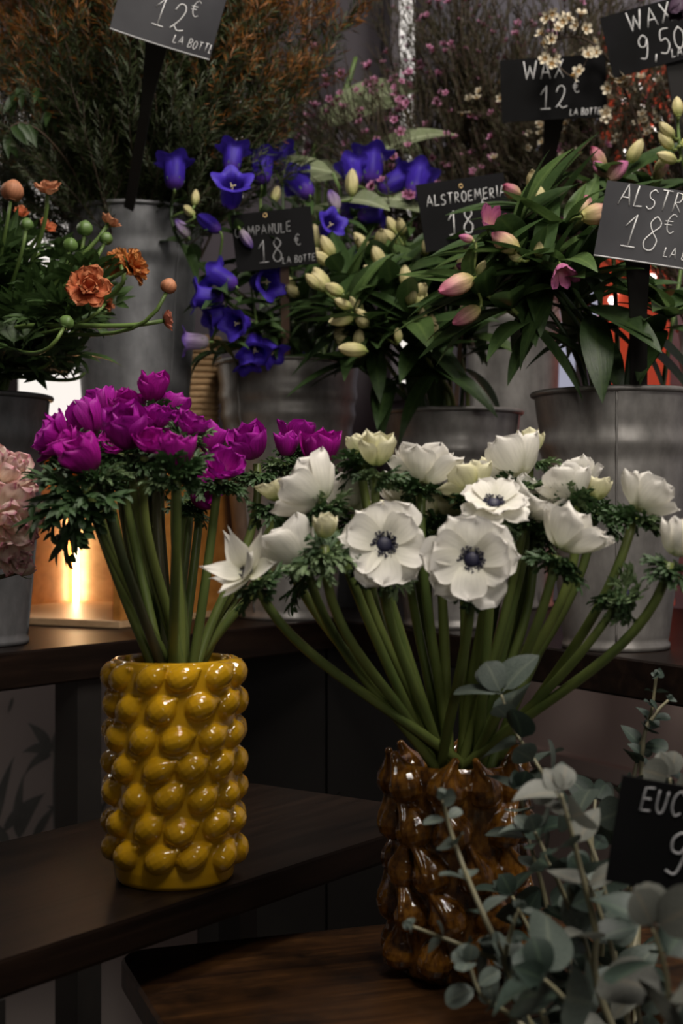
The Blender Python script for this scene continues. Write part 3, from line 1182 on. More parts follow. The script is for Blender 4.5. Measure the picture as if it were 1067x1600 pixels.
FU = 'a fuchsia anemone'
fuchsia = [
    (240, 604, 1.19, -70, 78, 'cup', 46, 'fuchsia', 'single fuchsia anemone cup standing highest of the bunch in the yellow vase'),
    (200, 636, 1.20, -90, 65, 'cup', 52, 'fuchsia', 'fuchsia anemone just under the highest one, seen from its front petal'),
    (76, 680, 1.12, 195, 25, 'bowl', 64, 'purple', 'outermost fuchsia anemone leaning far to the left over the pail'),
    (132, 656, 1.16, 180, 60, 'cup', 56, 'purple', 'fuchsia anemone at the upper left of the bunch beside the zinc pail'),
    (196, 668, 1.09, -100, 60, 'cup', 70, 'purple', 'largest rounded fuchsia anemone in the middle of the bunch in the yellow vase'),
    (128, 710, 1.06, 215, 50, 'cup', 64, 'fuchsia', 'low fuchsia anemone hanging at the left front above a broad cut leaf'),
    (250, 650, 1.15, -60, 70, 'bowl', 52, 'purple', 'crumpled fuchsia anemone right below the highest cup'),
    (302, 662, 1.12, -20, 55, 'bowl', 48, 'purple', 'frilled fuchsia anemone at the right shoulder of the bunch in the yellow vase'),
    (233, 690, 1.08, -60, 50, 'bowl', 50, 'fuchsia', 'small half open fuchsia anemone between the largest one and the front cup'),
    (277, 704, 1.04, -80, 80, 'cup', 54, 'fuchsia', 'closed fuchsia anemone cup on a straight stem at the front'),
    (96, 692, 1.10, 200, 45, 'bowl', 50, 'fuchsia', 'fuchsia anemone tucked behind the low left one'),
    (160, 632, 1.24, 150, 65, 'cup', 46, 'purple', 'darker fuchsia anemone at the back left of the bunch'),
    (390, 690, 1.17, -120, 60, 'cup', 56, 'purple', 'fuchsia anemone with one petal folded down, first to the right of the main bunch'),
    (447, 694, 1.19, -90, 86, 'cup', 38, 'purple', 'narrow upright fuchsia anemone cup in front of the campanula bucket'),
    (466, 676, 1.24, 20, 70, 'bowl', 54, 'purple', 'flat opened fuchsia anemone behind the narrow cup'),
    (500, 701, 1.17, -70, 75, 'cup', 58, 'fuchsia', 'rightmost fuchsia anemone next to the cream anemone bud'),
    (350, 724, 1.12, -60, 50, 'bowl', 56, 'purple', 'fuchsia anemone in the dip between the two halves of the bunch'),
    (318, 770, 1.16, -40, 20, 'cup', 50, 'fuchsia', 'shaded fuchsia anemone hanging low behind the stems'),
    (180, 690, 1.14, -100, 40, 'bowl', 48, 'fuchsia', 'fuchsia anemone half hidden under the largest rounded one'),
    (270, 636, 1.20, 40, 65, 'cup', 44, 'purple', 'fuchsia anemone at the back right of the highest cup'),
]
for k in range(9):
    rg = random.Random(90 + k)
    fuchsia.append((rg.uniform(150, 345), rg.uniform(655, 720) , rg.uniform(1.17, 1.23), rg.uniform(0, 180), 65, 'cup', 44, 'purple', 'fuchsia anemone hidden deep inside the bunch in the yellow vase'))
for i, s in enumerate(fuchsia):
    anemone(s, VY, Z2 + .178, .037, 'flower', 'fuchsia anemones in the yellow vase', 100 + i)

white = [
    (599, 852, 1.00, -84, 12, 'open', 148, 'white', 'wide open white anemone with a dark centre facing out, middle of the bunch'),
    (737, 875, .97, -97, 6, 'open', 150, 'white', 'wide open white anemone with a dark centre, lowest at the front of the bunch'),
    (771, 790, 1.02, -92, 52, 'open', 120, 'white', 'open white anemone tipped upward just above the lowest open one'),
    (374, 884, 1.00, -135, 32, 'splay', 112, 'white', 'loose white anemone with separate pointed petals at the far left of the bunch'),
    (452, 856, 1.04, 160, 50, 'bowl', 98, 'white', 'white anemone turned away right behind the loose pointed one'),
    (480, 762, 1.05, 150, 40, 'bowl', 90, 'white', 'white anemone seen from its ruffled back, above the round cream bud'),
    (428, 764, 1.08, 120, 75, 'bowl', 46, 'cream', 'small pale yellow half open anemone beside the fuchsia bunch'),
    (590, 700, 1.03, -60, 80, 'cup', 62, 'cream', 'pale yellow anemone cup standing highest in the white bunch'),
    (556, 694, 1.08, 160, 75, 'cup', 38, 'cream', 'small cream anemone cup behind the highest pale yellow one'),
    (664, 724, 1.08, 60, 75, 'bowl', 88, 'white', 'wide white anemone seen from the side in front of the small bucket'),
    (508, 822, .99, -80, 75, 'bud', 44, 'cream', 'round closed cream anemone bud left of the open middle one'),
    (548, 772, 1.10, 100, 60, 'bowl', 70, 'white', 'white anemone mostly hidden behind the leaves above the middle one'),
    (798, 716, 1.09, 130, 55, 'bowl', 88, 'white', 'white anemone turned to the back at the top right of the bunch'),
    (830, 690, 1.13, 60, 80, 'cup', 44, 'cream', 'yellowish anemone cup highest at the right, before the large bucket'),
    (730, 752, 1.07, 150, 55, 'bowl', 66, 'cream', 'creamy yellow anemone left of the upward tipped open one'),
    (884, 756, 1.06, 140, 65, 'bowl', 72, 'white', 'white anemone with a yellow base right of the back turned one'),
    (934, 762, 1.09, 20, 80, 'cup', 44, 'cream', 'slim cream yellow anemone cup before the bucket seam'),
    (838, 778, 1.06, -40, 60, 'bowl', 88, 'white', 'blush white anemone behind the upward tipped open one'),
    (894, 830, 1.00, 20, 55, 'bowl', 92, 'white', 'white anemone bowl seen from below with a leafy collar at the right'),
    (1012, 774, 1.03, 25, 50, 'bowl', 76, 'white', 'white anemone on a long stem reaching out before the large bucket'),
    (1066, 842, .98, 10, 60, 'cup', 66, 'white', 'white anemone cup at the right border on a bent stem'),
    (676, 782, 1.10, 110, 60, 'bowl', 62, 'cream', 'pale anemone in the gap between the two halves of the white bunch'),
    (632, 764, 1.12, 90, 60, 'bowl', 70, 'white', 'white anemone at the back behind the dark leaves of the highest cup'),
    (760, 735, 1.13, 150, 60, 'cup', 50, 'cream', 'cream anemone at the back between yellow and white ones'),
    (900, 742, 1.13, 100, 60, 'bowl', 60, 'white', 'white anemone at the far back before the large bucket'),
]
for k in range(9):
    rg = random.Random(70 + k)
    white.append((rg.uniform(560, 880), rg.uniform(775, 815), rg.uniform(1.09, 1.17), rg.uniform(0, 180), 65, 'cup', 46, 'cream', 'white anemone hidden deep inside the bunch in the brown vase'))
for i, s in enumerate(white):
    anemone(s, VB, Z3 + .168, .036, 'flower', 'white anemones in the brown vase', 300 + i)

# an anemone that has lost its petals
hd = P(988, 935, 1.0)
rg = random.Random(41)
ax = dirv(-10, -25)
pth = vase_path(P(985, 928, 1.0), dirv(0, 10), VB, Z3 + .168, .036, .08, rg)
t = thing('anemone', 'petalless anemone with drooping cut leaves before the large zinc bucket', 'flower', pth[0])
stem_part(t, pth, .0042, .003, MT['stem'])
collar(t, pth[-1], dirv(0, 60), .034, 8, 3, 'ruff', -.5)
collar(t, pth[-1], dirv(0, -60), .042, 9, 3, 'ruff_pale', .3)
obj('flower_centre', cached('centre', centre_mesh), t, axm(pth[-1], ax, 0, .03))

# broad cut leaf hanging from the fuchsia bunch
rg = random.Random(43)
pth = vase_path(P(120, 770, 1.07), dirv(190, 30), VY, Z2 + .178, .037, .08, rg)
t = thing('anemone_leaf', 'stalk with broad cut leaves hanging at the left of the fuchsia bunch', 'leaf', pth[0])
stem_part(t, pth, .0034, .0022, MT['stem'])
for d, sz in ((dirv(190, 25), .075), (dirv(215, -25), .085), (dirv(-40, 0), .07), (dirv(190, -70), .085)):
    obj('leaf', cached(('ruff', 1, 'ruff'), lambda: ruff_mesh(1, MT['ruff'])), t, fram(pth[-1], d, dirv(-90, 70), sz))

# ------------------------------------------------------------------ orange ranunculus
def bucket_path(head, base, h, rt, rg, end_dir=None, sag=.35):
    """stem from inside a bucket to a head; end_dir is the direction the stem arrives in"""
    top = base.z + h
    hd = V(head.x - base.x, head.y - base.y, 0)
    k = min(1, hd.length / .25)
    ang = math.atan2(hd.y, hd.x) + rg.gauss(0, .5)
    rr = rt * .85 * rg.uniform(.25, .95) * (.4 + .6 * k)
    m = V(base.x + rr * math.cos(ang), base.y + rr * math.sin(ang), top)
    low = V(base.x + rr * .5 * math.cos(ang), base.y + rr * .5 * math.sin(ang), top - min(.09, h * .5))
    ed = Vector(end_dir).normalized() if end_dir is not None else V(0, 0, 1)
    L = (head - m).length
    c1 = m + (m - low).normalized() * L * .4
    c2 = head - ed * L * sag
    return [low] + bez(m, c1, c2, head, 14)


def ran_leaf_mesh(var):
    rg = random.Random(var + 60)
    mb = MB()

    def lobe(p, ang, L, W, depth, zb):
        d = V(math.sin(ang), math.cos(ang), zb)
        mb.blade(p, d, V(rg.gauss(0, .3), rg.gauss(0, .2), 1), L, W, rg.uniform(.2, .9), .3, 6, 'lance')
        if depth <= 0:
            return
        dn = d.normalized()
        for s in (-1, 1):
            q = p + dn * (L * .34)
            lobe(q, ang + s * rg.uniform(.45, .7), L * .6, W * .75, depth - 1, zb - .1 + rg.gauss(0, .12))
    for a, L in ((0, .66), (-.75, .58), (.75, .58)):
        lobe(V(0, .12, 0), a + rg.gauss(0, .1), L * rg.uniform(.85, 1.1), .075, 1, .05 + rg.gauss(0, .15))
    mb.tube([(0, 0, 0), (0, .16, 0)], [.012, .012], 5)
    return mb.mesh('ranunculus_leaf', MT['ran_leaf'])


def leaves_on(parent, path, keyname, fn, i0, i1, count, size, rg, el=35, roll=True, camera_side=.0):
    for k in range(count):
        i = rg.randint(i0, i1)
        p = path[i]
        ax = (path[min(i + 1, len(path) - 1)] - path[i - 1]).normalized()
        az = rg.random() * 360
        if rg.random() < camera_side:
            az = rg.uniform(-150, -30)
        d = dirv(az, el + rg.gauss(0, 22))
        v = rg.randrange(4)
        obj('leaf', cached((keyname, v), lambda: fn(v)), parent, fram(p, d, V(rg.gauss(0, .3), rg.gauss(0, .3) - .25, 1), size * rg.uniform(.75, 1.25)))


def sepals(parent, pos, axis, R0, n=5, mat='sepal', L=.9, th0=100, th1=60):
    for k in range(n):
        me = cached(('sepal', mat, L, th0), lambda: petal_mesh('sepal', MT[mat], L, .24, th0, th1, .7, .2, .04, 3, 'point', 4, 7))
        obj('sepal', me, parent, axm(pos, axis, 2 * PI * k / n + .3, R0))


def bud_mesh(mat, pts=((0, .12), (.08, .24), (.25, .44), (.5, .5), (.72, .42), (.9, .22), (1.0, .06)), ridges=6, amp=.07, tw=.5):
    mb = MB()
    rows = []
    for z, r in pts:
        rows.append([V(r * (1 + amp * math.cos(ridges * (a + tw * z))) * math.cos(a), r * (1 + amp * math.cos(ridges * (a + tw * z))) * math.sin(a), z) for a in [2 * PI * k / 24 for k in range(24)]])
    uvs = [(j / 23, z) for z, r in pts for j in range(24)]
    mb.grid(rows, 0, uvs, closed=True)
    mb.f.append(tuple(range(24)))
    mb.m.append(0)
    mb.f.append(tuple(reversed(range(len(mb.v) - 24, len(mb.v)))))
    mb.m.append(0)
    return mb.mesh('bud', MT[mat])


ROUND = ((0, .2), (.06, .34), (.2, .47), (.45, .54), (.7, .46), (.9, .26), (1.0, .05))
RG = 'orange ranunculus in the zinc bucket'
ranunculus = [
    (138, 447, 1.50, -75, 12, 'ran_open', 78, 'orange', 'large open salmon orange ranunculus facing out over the zinc bucket'),
    (212, 412, 1.56, -15, 30, 'ran_ruff', 64, 'amber', 'amber ranunculus with many layered petals turned towards the campanulas'),
    (182, 406, 1.60, 150, 50, 'ran_ruff', 54, 'amber', 'amber layered ranunculus right behind the other amber one'),
    (74, 290, 1.62, -80, 70, 'ran_cup', 48, 'apricot', 'apricot ranunculus cup standing highest against the bright window'),
    (173, 344, 1.62, 10, 60, 'ran_cup', 36, 'apricot', 'small apricot ranunculus cup in front of the tall zinc bucket'),
    (34, 330, 1.66, -60, 50, 'ran_cup', 28, 'orange', 'small deep orange ranunculus under the two highest ones'),
    (74, 352, 1.70, -40, 30, 'ran_cup', 34, 'orange', 'deep orange ranunculus half hidden behind the tallest stem'),
    (264, 499, 1.52, 10, 15, 'ran_cup', 36, 'rosewood', 'dull pinkish ranunculus turned away low beside the tall bucket'),
    (165, 468, 1.66, -20, 40, 'ran_ruff', 40, 'orange', 'orange ranunculus in the shade behind the large open one'),
]
for i, (px, py, D, az, el, kind, w, mk, lab) in enumerate(ranunculus):
    rg = random.Random(500 + i)
    ax = dirv(az, el)
    R0 = w / 2 / F * D
    base = P(px, py, D) - ax * (R0 * (.35 if kind != 'ran_cup' else .5))
    path = bucket_path(base, B_RAN, .302, .09, rg, ax, .30)
    t = thing('ranunculus', lab, 'flower', path[0], RG)
    stem_part(t, path, .0034, .0024, MT['stem_light'])
    bloom(t, kind, mk, base, ax, R0, 500 + i, jitter=.2)
    sepals(t, base, ax, R0 * .8)
    leaves_on(t, path, 'ran', ran_leaf_mesh, 3, 11, 4, .075, rg)
ran_buds = [
    (20, 297, 1.60, 80, 'apricot', .72, 34, 'large apricot ranunculus bud at the top left against the bright window'),
    (264, 446, 1.50, 70, 'apricot', .8, 24, 'round apricot ranunculus bud reaching out before the tall zinc bucket'),
    (110, 382, 1.6, 80, 'sepal', .9, 22, 'green ranunculus bud standing above the large open flower'),
    (133, 356, 1.62, 85, 'sepal', .9, 24, 'pointed green ranunculus bud before the rim of the tall zinc bucket'),
    (42, 350, 1.58, 80, 'sepal', .9, 20, 'green ranunculus bud below the small deep orange flower'),
    (104, 503, 1.48, 60, 'sepal', .9, 22, 'drooping green ranunculus bud below the large open flower'),
    (166, 372, 1.6, 70, 'sepal', .9, 20, 'green ranunculus bud under the small apricot cup'),
]
for i, (px, py, D, el, mk, dummy, w, lab) in enumerate(ran_buds):
    rg = random.Random(560 + i)
    ax = dirv(rg.uniform(-60, 60), el)
    R0 = w / F * D
    base = P(px, py, D) - ax * R0 * .5
    path = bucket_path(base, B_RAN, .302, .09, rg, ax, .30)
    t = thing('ranunculus_bud', lab, 'flower bud', path[0], RG)
    stem_part(t, path, .0030, .002, MT['stem_light'])
    obj('bud', cached(('rbud', mk), lambda: bud_mesh(mk, ROUND, 5, .06, .3)), t, axm(base, ax, rg.random(), R0))
    sepals(t, base, ax, R0 * .62, L=1.0, th0=92, th1=20)
    leaves_on(t, path, 'ran', ran_leaf_mesh, 4, 11, 4, .07, rg)
rg = random.Random(77)
for i in range(22):
    hx, hy = rg.uniform(-70, 190), rg.uniform(360, 590)
    if hx > 60:
        hy = max(hy, 380 + (hx - 60) * .9)
    head = P(hx, hy, rg.uniform(1.55, 1.8))
    path = bucket_path(head, B_RAN, .302, .09, rg, dirv(rg.uniform(-60, 60), 50), .3)
    t = thing('ranunculus_leaf', 'leafy ranunculus stalk in the zinc bucket of orange ranunculus', 'leaf', path[0], 'leafy ranunculus stalks')
    stem_part(t, path, .0028, .002, MT['stem_light'])
    leaves_on(t, path, 'ran', ran_leaf_mesh, 4, 15, 8, .085, rg, 25, camera_side=.35)

# ------------------------------------------------------------------ blush spray roses at the left border
roses = [
    (14, 736, 1.16, -40, 40, 'rose', 124, 'big blush ruffled rose at the left border above the others'),
    (10, 812, 1.13, -60, 5, 'rose', 136, 'big blush ruffled rose at the left border with pink petal edges'),
    (60, 792, 1.17, 0, 30, 'rose', 60, 'small blush rose with dark pink edges turned towards the fuchsia bunch'),
    (26, 868, 1.15, -40, -20, 'rose', 76, 'blush rose hanging lowest of the big ones at the left border'),
    (40, 824, 1.24, 30, 20, 'rose', 44, 'pinker half open rose between the blush ones'),
]
for i, (px, py, D, az, el, kind, w, lab) in enumerate(roses):
    rg = random.Random(600 + i)
    ax = dirv(az, el)
    R0 = w / 2 / F * D
    base = P(px, py, D) - ax * R0 * .45
    path = bucket_path(base, B_SPRAY, .19, .055, rg, dirv(az, el + 25), .35)
    t = thing('spray_rose', lab, 'flower', path[0], 'blush spray roses')
    stem_part(t, path, .003, .0022, MT['stem'])
    bloom(t, kind, 'blush', base, ax, R0, 600 + i, jitter=.2)
    sepals(t, base, ax, R0 * .8)
rg = random.Random(610)
ax = dirv(15, 35)
R0 = 36 / F * 1.18
base = P(42, 884, 1.18) - ax * R0 * .5
path = bucket_path(base, B_SPRAY, .19, .055, rg, dirv(10, 15), .5)
t = thing('spray_rose_bud', 'blush and pink rose bud hanging below the spray roses', 'flower bud', path[0])
stem_part(t, path, .0025, .002, MT['stem_purple'])
bloom(t, 'bud', 'blush', base, ax, R0 * .5, 611)
sepals(t, base, ax, R0 * .6, L=1.2, th0=92, th1=30)

# ------------------------------------------------------------------ violet blue campanulas
def bell_mesh(mat, closed=False):
    mb = MB()
    rows, uvs = [], []
    n = 40
    prof = ((0, .05), (.03, .26), (.12, .44), (.3, .53), (.5, .54), (.68, .56), (.8, .61), (.9, .72), (.96, .86), (1.0, 1.0)) if not closed else \
           ((0, .05), (.04, .2), (.15, .34), (.35, .42), (.55, .42), (.72, .36), (.86, .24), (.95, .14), (1.0, .05))
    for z, r in prof:
        row = []
        for k in range(n):
            a = 2 * PI * k / n
            lobe = math.cos(5 * a)
            f = max(0, (z - .72) / .28)
            rr = r * (1 + (.04 if not closed else .12) * lobe * min(1, z * 2)) * (1 + .09 * f * lobe)
            zz = z * 1.9 - (.13 * f * (1 - lobe) / 2 * 1.7 if not closed else 0) - (.14 * f * f if not closed else 0)
            row.append(V(rr * math.cos(a), rr * math.sin(a), zz))
            uvs.append((k / n, z))
        rows.append(row)
    mb.grid(rows, 0, uvs, closed=True)
    return mb.mesh('bell', MT[mat])


def pistil_mesh():
    mb = MB()
    mb.tube([(0, 0, .1), (0, 0, .8), (0, 0, 1.25)], [.05, .05, .06], 6)
    for k in range(3):
        a = 2.1 * k
        mb.tube([(0, 0, 1.22), (.08 * math.cos(a), .08 * math.sin(a), 1.32), (.18 * math.cos(a), .18 * math.sin(a), 1.34)], [.045, .04, .03], 5)
    return mb.mesh('pistil', MT['pistil'])


def camp_leaf(v):
    rg = random.Random(v + 800)
    mb = MB()
    mb.blade((0, 0, 0), (0, 1, 0), (0, 0, 1), 1, .16, rg.uniform(.4, 1.7), .35, 8, 'ovate', twist=rg.uniform(-.5, .5))
    return mb.mesh('campanula_leaf', MT['stem_dark'] if False else MT['ran_leaf'])


camp_stems = [(268, 320, 1.98), (340, 430, 1.95), (365, 330, 1.95), (408, 290, 2.06), (440, 270, 2.16), (400, 500, 2.0), (472, 320, 2.22), (520, 320, 2.1), (575, 300, 2.22), (648, 320, 2.28), (330, 530, 1.98), (560, 380, 2.2)]
camp_names = ['leaning out over the tall zinc bucket', 'with wide bells halfway up, near the tall bucket', 'topped by the bell that faces out', 'topped by two upright bells', 'behind the two upright bells',
              'with a low bell over the bucket rim', 'shaded behind the blackboard sign', 'with pale buds right of its blackboard sign', 'with the tallest bell behind the white alstroemeria', 'at the far right behind the alstroemeria sign',
              'with a pale bell hanging by the bucket rim', 'with small bells among alstroemeria leaves']
bells = [(272, 272, 102, 72, 46, 0), (363, 250, 75, 70, 42, 0), (409, 264, 92, 80, 46, 0), (434, 248, 80, 70, 40, 0), (362, 302, -80, 42, 48, 0), (472, 292, 130, 40, 44, 0), (580, 262, 80, 75, 50, 0), (612, 286, 10, 30, 44, 0),
         (650, 288, 70, 55, 48, 0), (552, 272, 100, 50, 40, 0), (512, 356, -60, 20, 36, 0), (578, 336, 10, 10, 36, 0), (350, 437, 160, 30, 42, 1), (326, 464, 190, 5, 44, 1), (410, 441, -50, -5, 44, 1), (342, 492, 200, -20, 40, 0),
         (398, 540, -85, -50, 42, 1), (306, 534, 185, 0, 36, 2), (420, 545, -30, -40, 36, 0), (375, 505, -120, -10, 38, 0), (545, 335, 60, 40, 36, 0), (385, 560, -60, -70, 34, 0), (470, 545, -20, -20, 30, 0)]
cbuds = [(328, 350, 150, 35, 46, 'bell'), (286, 358, 150, 50, 34, 'bell_pale'), (384, 372, 20, -55, 30, 'bell_pale'), (550, 288, 80, 86, 40, 'bud_cream'), (522, 314, 120, 55, 38, 'bell_pale'), (296, 330, 140, 40, 26, 'bud_cream'),
         (545, 400, 30, 30, 26, 'bell_pale'), (430, 305, 60, 60, 30, 'bud_cream'), (305, 310, 80, 70, 26, 'bud_cream'), (490, 370, 30, 50, 26, 'bud_cream')]
camps = []
for i, (px, py, D) in enumerate(camp_stems):
    rg = random.Random(820 + i)
    head = P(px, py, D)
    path = bucket_path(head, B_CAMP, .388, .10, rg, dirv(rg.uniform(0, 180), 80), .35)
    t = thing('campanula', 'campanula stem of violet blue bells ' + camp_names[i], 'flower', path[0], 'violet blue campanulas in the zinc bucket')
    stem_part(t, path, .0036, .0022, MT['stem_light'] if i % 2 else MT['stem_dark'])
    leaves_on(t, path, 'campleaf', camp_leaf, 3, 15, 16, .065, rg, 15, camera_side=.35)
    camps.append((t, path))


def nearest(stems, p, lim=None):
    best = None
    for t, path in stems:
        for j, q in enumerate(path[4:]):
            d = (q - p).length + (0 if q.z < p.z - .005 else .15)
            if best is None or d < best[0]:
                best = (d, t, q, path)
    return best


for i, (px, py, az, el, L, kind) in enumerate(bells):
    rg = random.Random(860 + i)
    st = min(camp_stems, key=lambda s: abs(s[0] - px) + .35 * abs(s[1] - py - 30))
    j = camp_stems.index(st)
    D = st[2] + rg.uniform(-.05, .01)
    ax = dirv(az, el)
    size = L * 1.12 / F * D / 1.7
    base = P(px, py, D) - ax * size * .85
    t, path = camps[j]
    q = min(path[4:], key=lambda q: (q - base).length + (0 if q.z < base.z else .05))
    mk = 'bell' if kind < 2 else 'bell_pale'
    b = obj('bell', cached(('bell', mk), lambda: bell_mesh(mk)), t, axm(base, ax, rg.random() * 6, size))
    obj('pistil', cached('pistil', pistil_mesh), b, axm(base, ax, 0, size))
    stem_part(b, bez(q, q + (base - q) * .4 + V(0, 0, .005), base - ax * .012, base, 6), .0018, .0018, MT['stem_light'], 6, 'pedicel')
    for k in range(5):
        me = cached('camp_sepal', lambda: petal_mesh('sepal', MT['sepal'], .75, .2, 80, 20, .6, .2, .05, 3, 'point', 4, 6))
        obj('sepal', me, b, axm(base, ax, 2 * PI * k / 5, size))
for i, (px, py, az, el, L, mk) in enumerate(cbuds):
    rg = random.Random(890 + i)
    st = min(camp_stems, key=lambda s: abs(s[0] - px) + .35 * abs(s[1] - py - 30))
    j = camp_stems.index(st)
    D = st[2] - .02
    ax = dirv(az, el)
    size = L / F * D / 1.7
    base = P(px, py, D) - ax * size * .85
    t, path = camps[j]
    q = min(path[4:], key=lambda q: (q - base).length + (0 if q.z < base.z else .05))
    b = obj('bud', cached(('cbud', mk), lambda: bell_mesh(mk, True)), t, axm(base, ax, rg.random() * 6, size))
    stem_part(b, bez(q, q + (base - q) * .4 + V(0, 0, .005), base - ax * .012, base, 6), .0018, .0018, MT['stem_light'], 6, 'pedicel')
    for k in range(5):
        me = cached('camp_sepal2', lambda: petal_mesh('sepal', MT['sepal'], .7, .2, 70, 5, .6, .3, .05, 3, 'point', 4, 6))
        obj('sepal', me, b, axm(base, ax, 2 * PI * k / 5, size))

# ------------------------------------------------------------------ alstroemerias
def als_leaf(v, mk='leaf'):
    rg = random.Random(v + 900)
    mb = MB()
    mb.blade((0, 0, 0), (0, 1, 0), (0, 0, 1), 1, rg.uniform(.12, .165), rg.uniform(.15, .9), rg.uniform(.15, .4), 11, 'lance', twist=rg.uniform(-.5, .5))
    return mb.mesh('alstroemeria_leaf', MT[mk])


def als_leaf_lighter(v):
    return als_leaf(v + 4, 'leaf_lit')


def alstroemeria(label, group, px, py, D, base, h, rt, seed, nleaf, nbud, budmat, lean, leaf_len, low_leaves=3):
    rg = random.Random(seed)
    head = P(px, py, D)
    path = bucket_path(head, base, h, rt, rg, lean, .3)
    t = thing('alstroemeria', label, 'flower', path[0], group)
    stem_part(t, path, .0034, .0024, MT['stem'] if rg.random() < .6 else MT['stem_dark'])
    ax = Vector(lean).normalized()
    b3 = axm(head, ax).to_3x3()
    for k in range(nleaf):
        a = 2 * PI * k / nleaf + rg.gauss(0, .35)
        out = b3 @ V(math.cos(a), math.sin(a), 0)
        d = out + ax * rg.uniform(.1, 1.1)
        i = rg.choice((-1, -1, -2, -2, -3))
        lit = rg.random() < .3  # leaves picked at random take the lighter green
        v = rg.randrange(4)
        me = cached(('als', v, lit), lambda: (als_leaf_lighter if lit else als_leaf)(v))
        obj('leaf', me, t, fram(path[i], d, ax + V(0, -.3, .4), leaf_len * rg.uniform(.65, 1.2)))
    for k in range(low_leaves):
        i = rg.randint(9, 13)
        d = dirv(rg.uniform(-180, 0) if rg.random() < .7 else rg.random() * 360, rg.uniform(-55, 40))
        v = rg.randrange(4)
        me = cached(('als', v, False), lambda: als_leaf(v))
        obj('leaf', me, t, fram(path[i], d, V(0, -.3, 1), leaf_len * rg.uniform(.8, 1.25)))
    for k in range(nbud):
        a = rg.random() * 6.28
        out = b3 @ V(math.cos(a), math.sin(a), 0)
        d = (out * rg.uniform(.3, 1.0) + ax + V(0, -.35, 0)).normalized()
        add_bud(t, head, head + d * rg.uniform(.018, .036), d, rg.uniform(.026, .036), budmat if rg.random() < .85 else 'bud_cream', rg)
    return t, path


def add_bud(t, q, p, d, L, mk, rg):
    b = obj('bud', cached(('abud', mk), lambda: bud_mesh(mk, ((0, .10), (.06, .16), (.22, .24), (.45, .27), (.68, .23), (.86, .15), (1.0, .04)), 6, .08, .5)), t, axm(p, d, rg.random() * 6, L))
    stem_part(b, bez(q, q + (p - q) * .3 + V(0, 0, .004), p - d * .01, p + d * .001, 6), .0016, .002, MT['stem'], 6, 'pedicel')
    return b


AW = 'greenish white alstroemerias in the small zinc bucket'
als_white = [
    (478, 470, 2.02, 'reaching furthest left over the campanulas'), (532, 425, 1.98, 'with buds before the campanula sign'), (530, 478, 1.90, 'with a low cluster of cream buds at the left'), (556, 565, 1.92, 'hanging low at the left of the small bucket'),
    (592, 412, 2.04, 'with the highest cluster of cream buds'), (636, 396, 2.08, 'standing upright under its blackboard sign'), (610, 452, 1.94, 'with plump buds in the middle of the bunch'), (664, 424, 2.0, 'right of the middle cluster'),
    (586, 520, 1.90, 'at the front with drooping leaves'), (640, 490, 1.88, 'front and centre with three buds'), (690, 392, 2.06, 'in front of the chalk price'), (706, 450, 1.98, 'next to the cream and pink bud'),
    (664, 545, 1.90, 'low at the front above the bucket rim'), (742, 420, 2.08, 'behind the pink ones'), (720, 530, 2.0, 'low at the right over the bucket rim'), (500, 420, 2.08, 'far back behind the campanula sign')]
for i, (px, py, D, nm) in enumerate(als_white):
    dx = (px - 690) / 200
    t, path = alstroemeria('alstroemeria stem with greenish white buds ' + nm, AW, px, py, D, B_ALST, .302, .09, 930 + i, 11, 3 if i < 13 else 1, 'bud_cream', V(dx * .9, -.25, 1), .105, 4)
rg = random.Random(960)
manual_w = [(532, 500, 1.85, 180, -10, 38), (550, 546, 1.84, 190, 5, 44), (656, 462, 1.86, 80, 70, 44), (622, 524, 1.84, 100, 70, 26), (535, 474, 1.85, 210, 20, 30), (522, 452, 1.87, 150, 30, 36)]
for px, py, D, az, el, L in manual_w:
    j = min(range(len(als_white)), key=lambda k: abs(als_white[k][0] - px) + abs(als_white[k][1] - py))
    t = [o for o in bpy.data.objects if o.get('label', '') == 'alstroemeria stem with greenish white buds ' + als_white[j][3]][0]
    d = dirv(az, el)
    LL = L / F * D
    add_bud(t, P(*als_white[j][:3]), P(px, py, D) - d * LL * .5, d, LL, 'bud_cream', rg)

AP = 'pink alstroemerias in the large zinc bucket'
als_pink = [
    (775, 385, 1.66, 'with an open pink flower before the chalk price'), (738, 440, 1.60, 'leaning far out to the left with a long cream bud'), (806, 372, 1.62, 'with a long pink bud pointing up and left'), (838, 330, 1.72, 'with two cream buds beside the sign stalk'),
    (840, 400, 1.58, 'with a small round yellow bud'), (888, 352, 1.62, 'under the big pink bud near the grey sign'), (880, 410, 1.56, 'with the pink flower that hangs down'), (960, 292, 1.78, 'standing highest behind the grey sign'),
    (925, 345, 1.70, 'mostly covered by the grey sign'), (1010, 300, 1.80, 'rising behind the grey sign at the right'), (790, 470, 1.60, 'with broad drooping leaves low at the left'), (1050, 480, 1.64, 'hanging its leaves over the rim at the right border'),
    (1000, 470, 1.72, 'in the shade below the grey sign'), (910, 460, 1.70, 'leafy and dark in the middle of the bunch')]
pk = {}
for i, (px, py, D, nm) in enumerate(als_pink):
    dx = (px - 950) / 200
    nb = 0 if py > 450 else (0 if i not in (3, 7, 9) else 2)
    t, path = alstroemeria('pink alstroemeria stem ' + nm, AP, px, py, D, B_RIGHT, .302, .088, 970 + i, 11 if py < 450 else 9, nb, 'bud_pink', V(dx * .9, -.2, 1), .105, 4 if py < 450 else 6)
    pk[i] = t
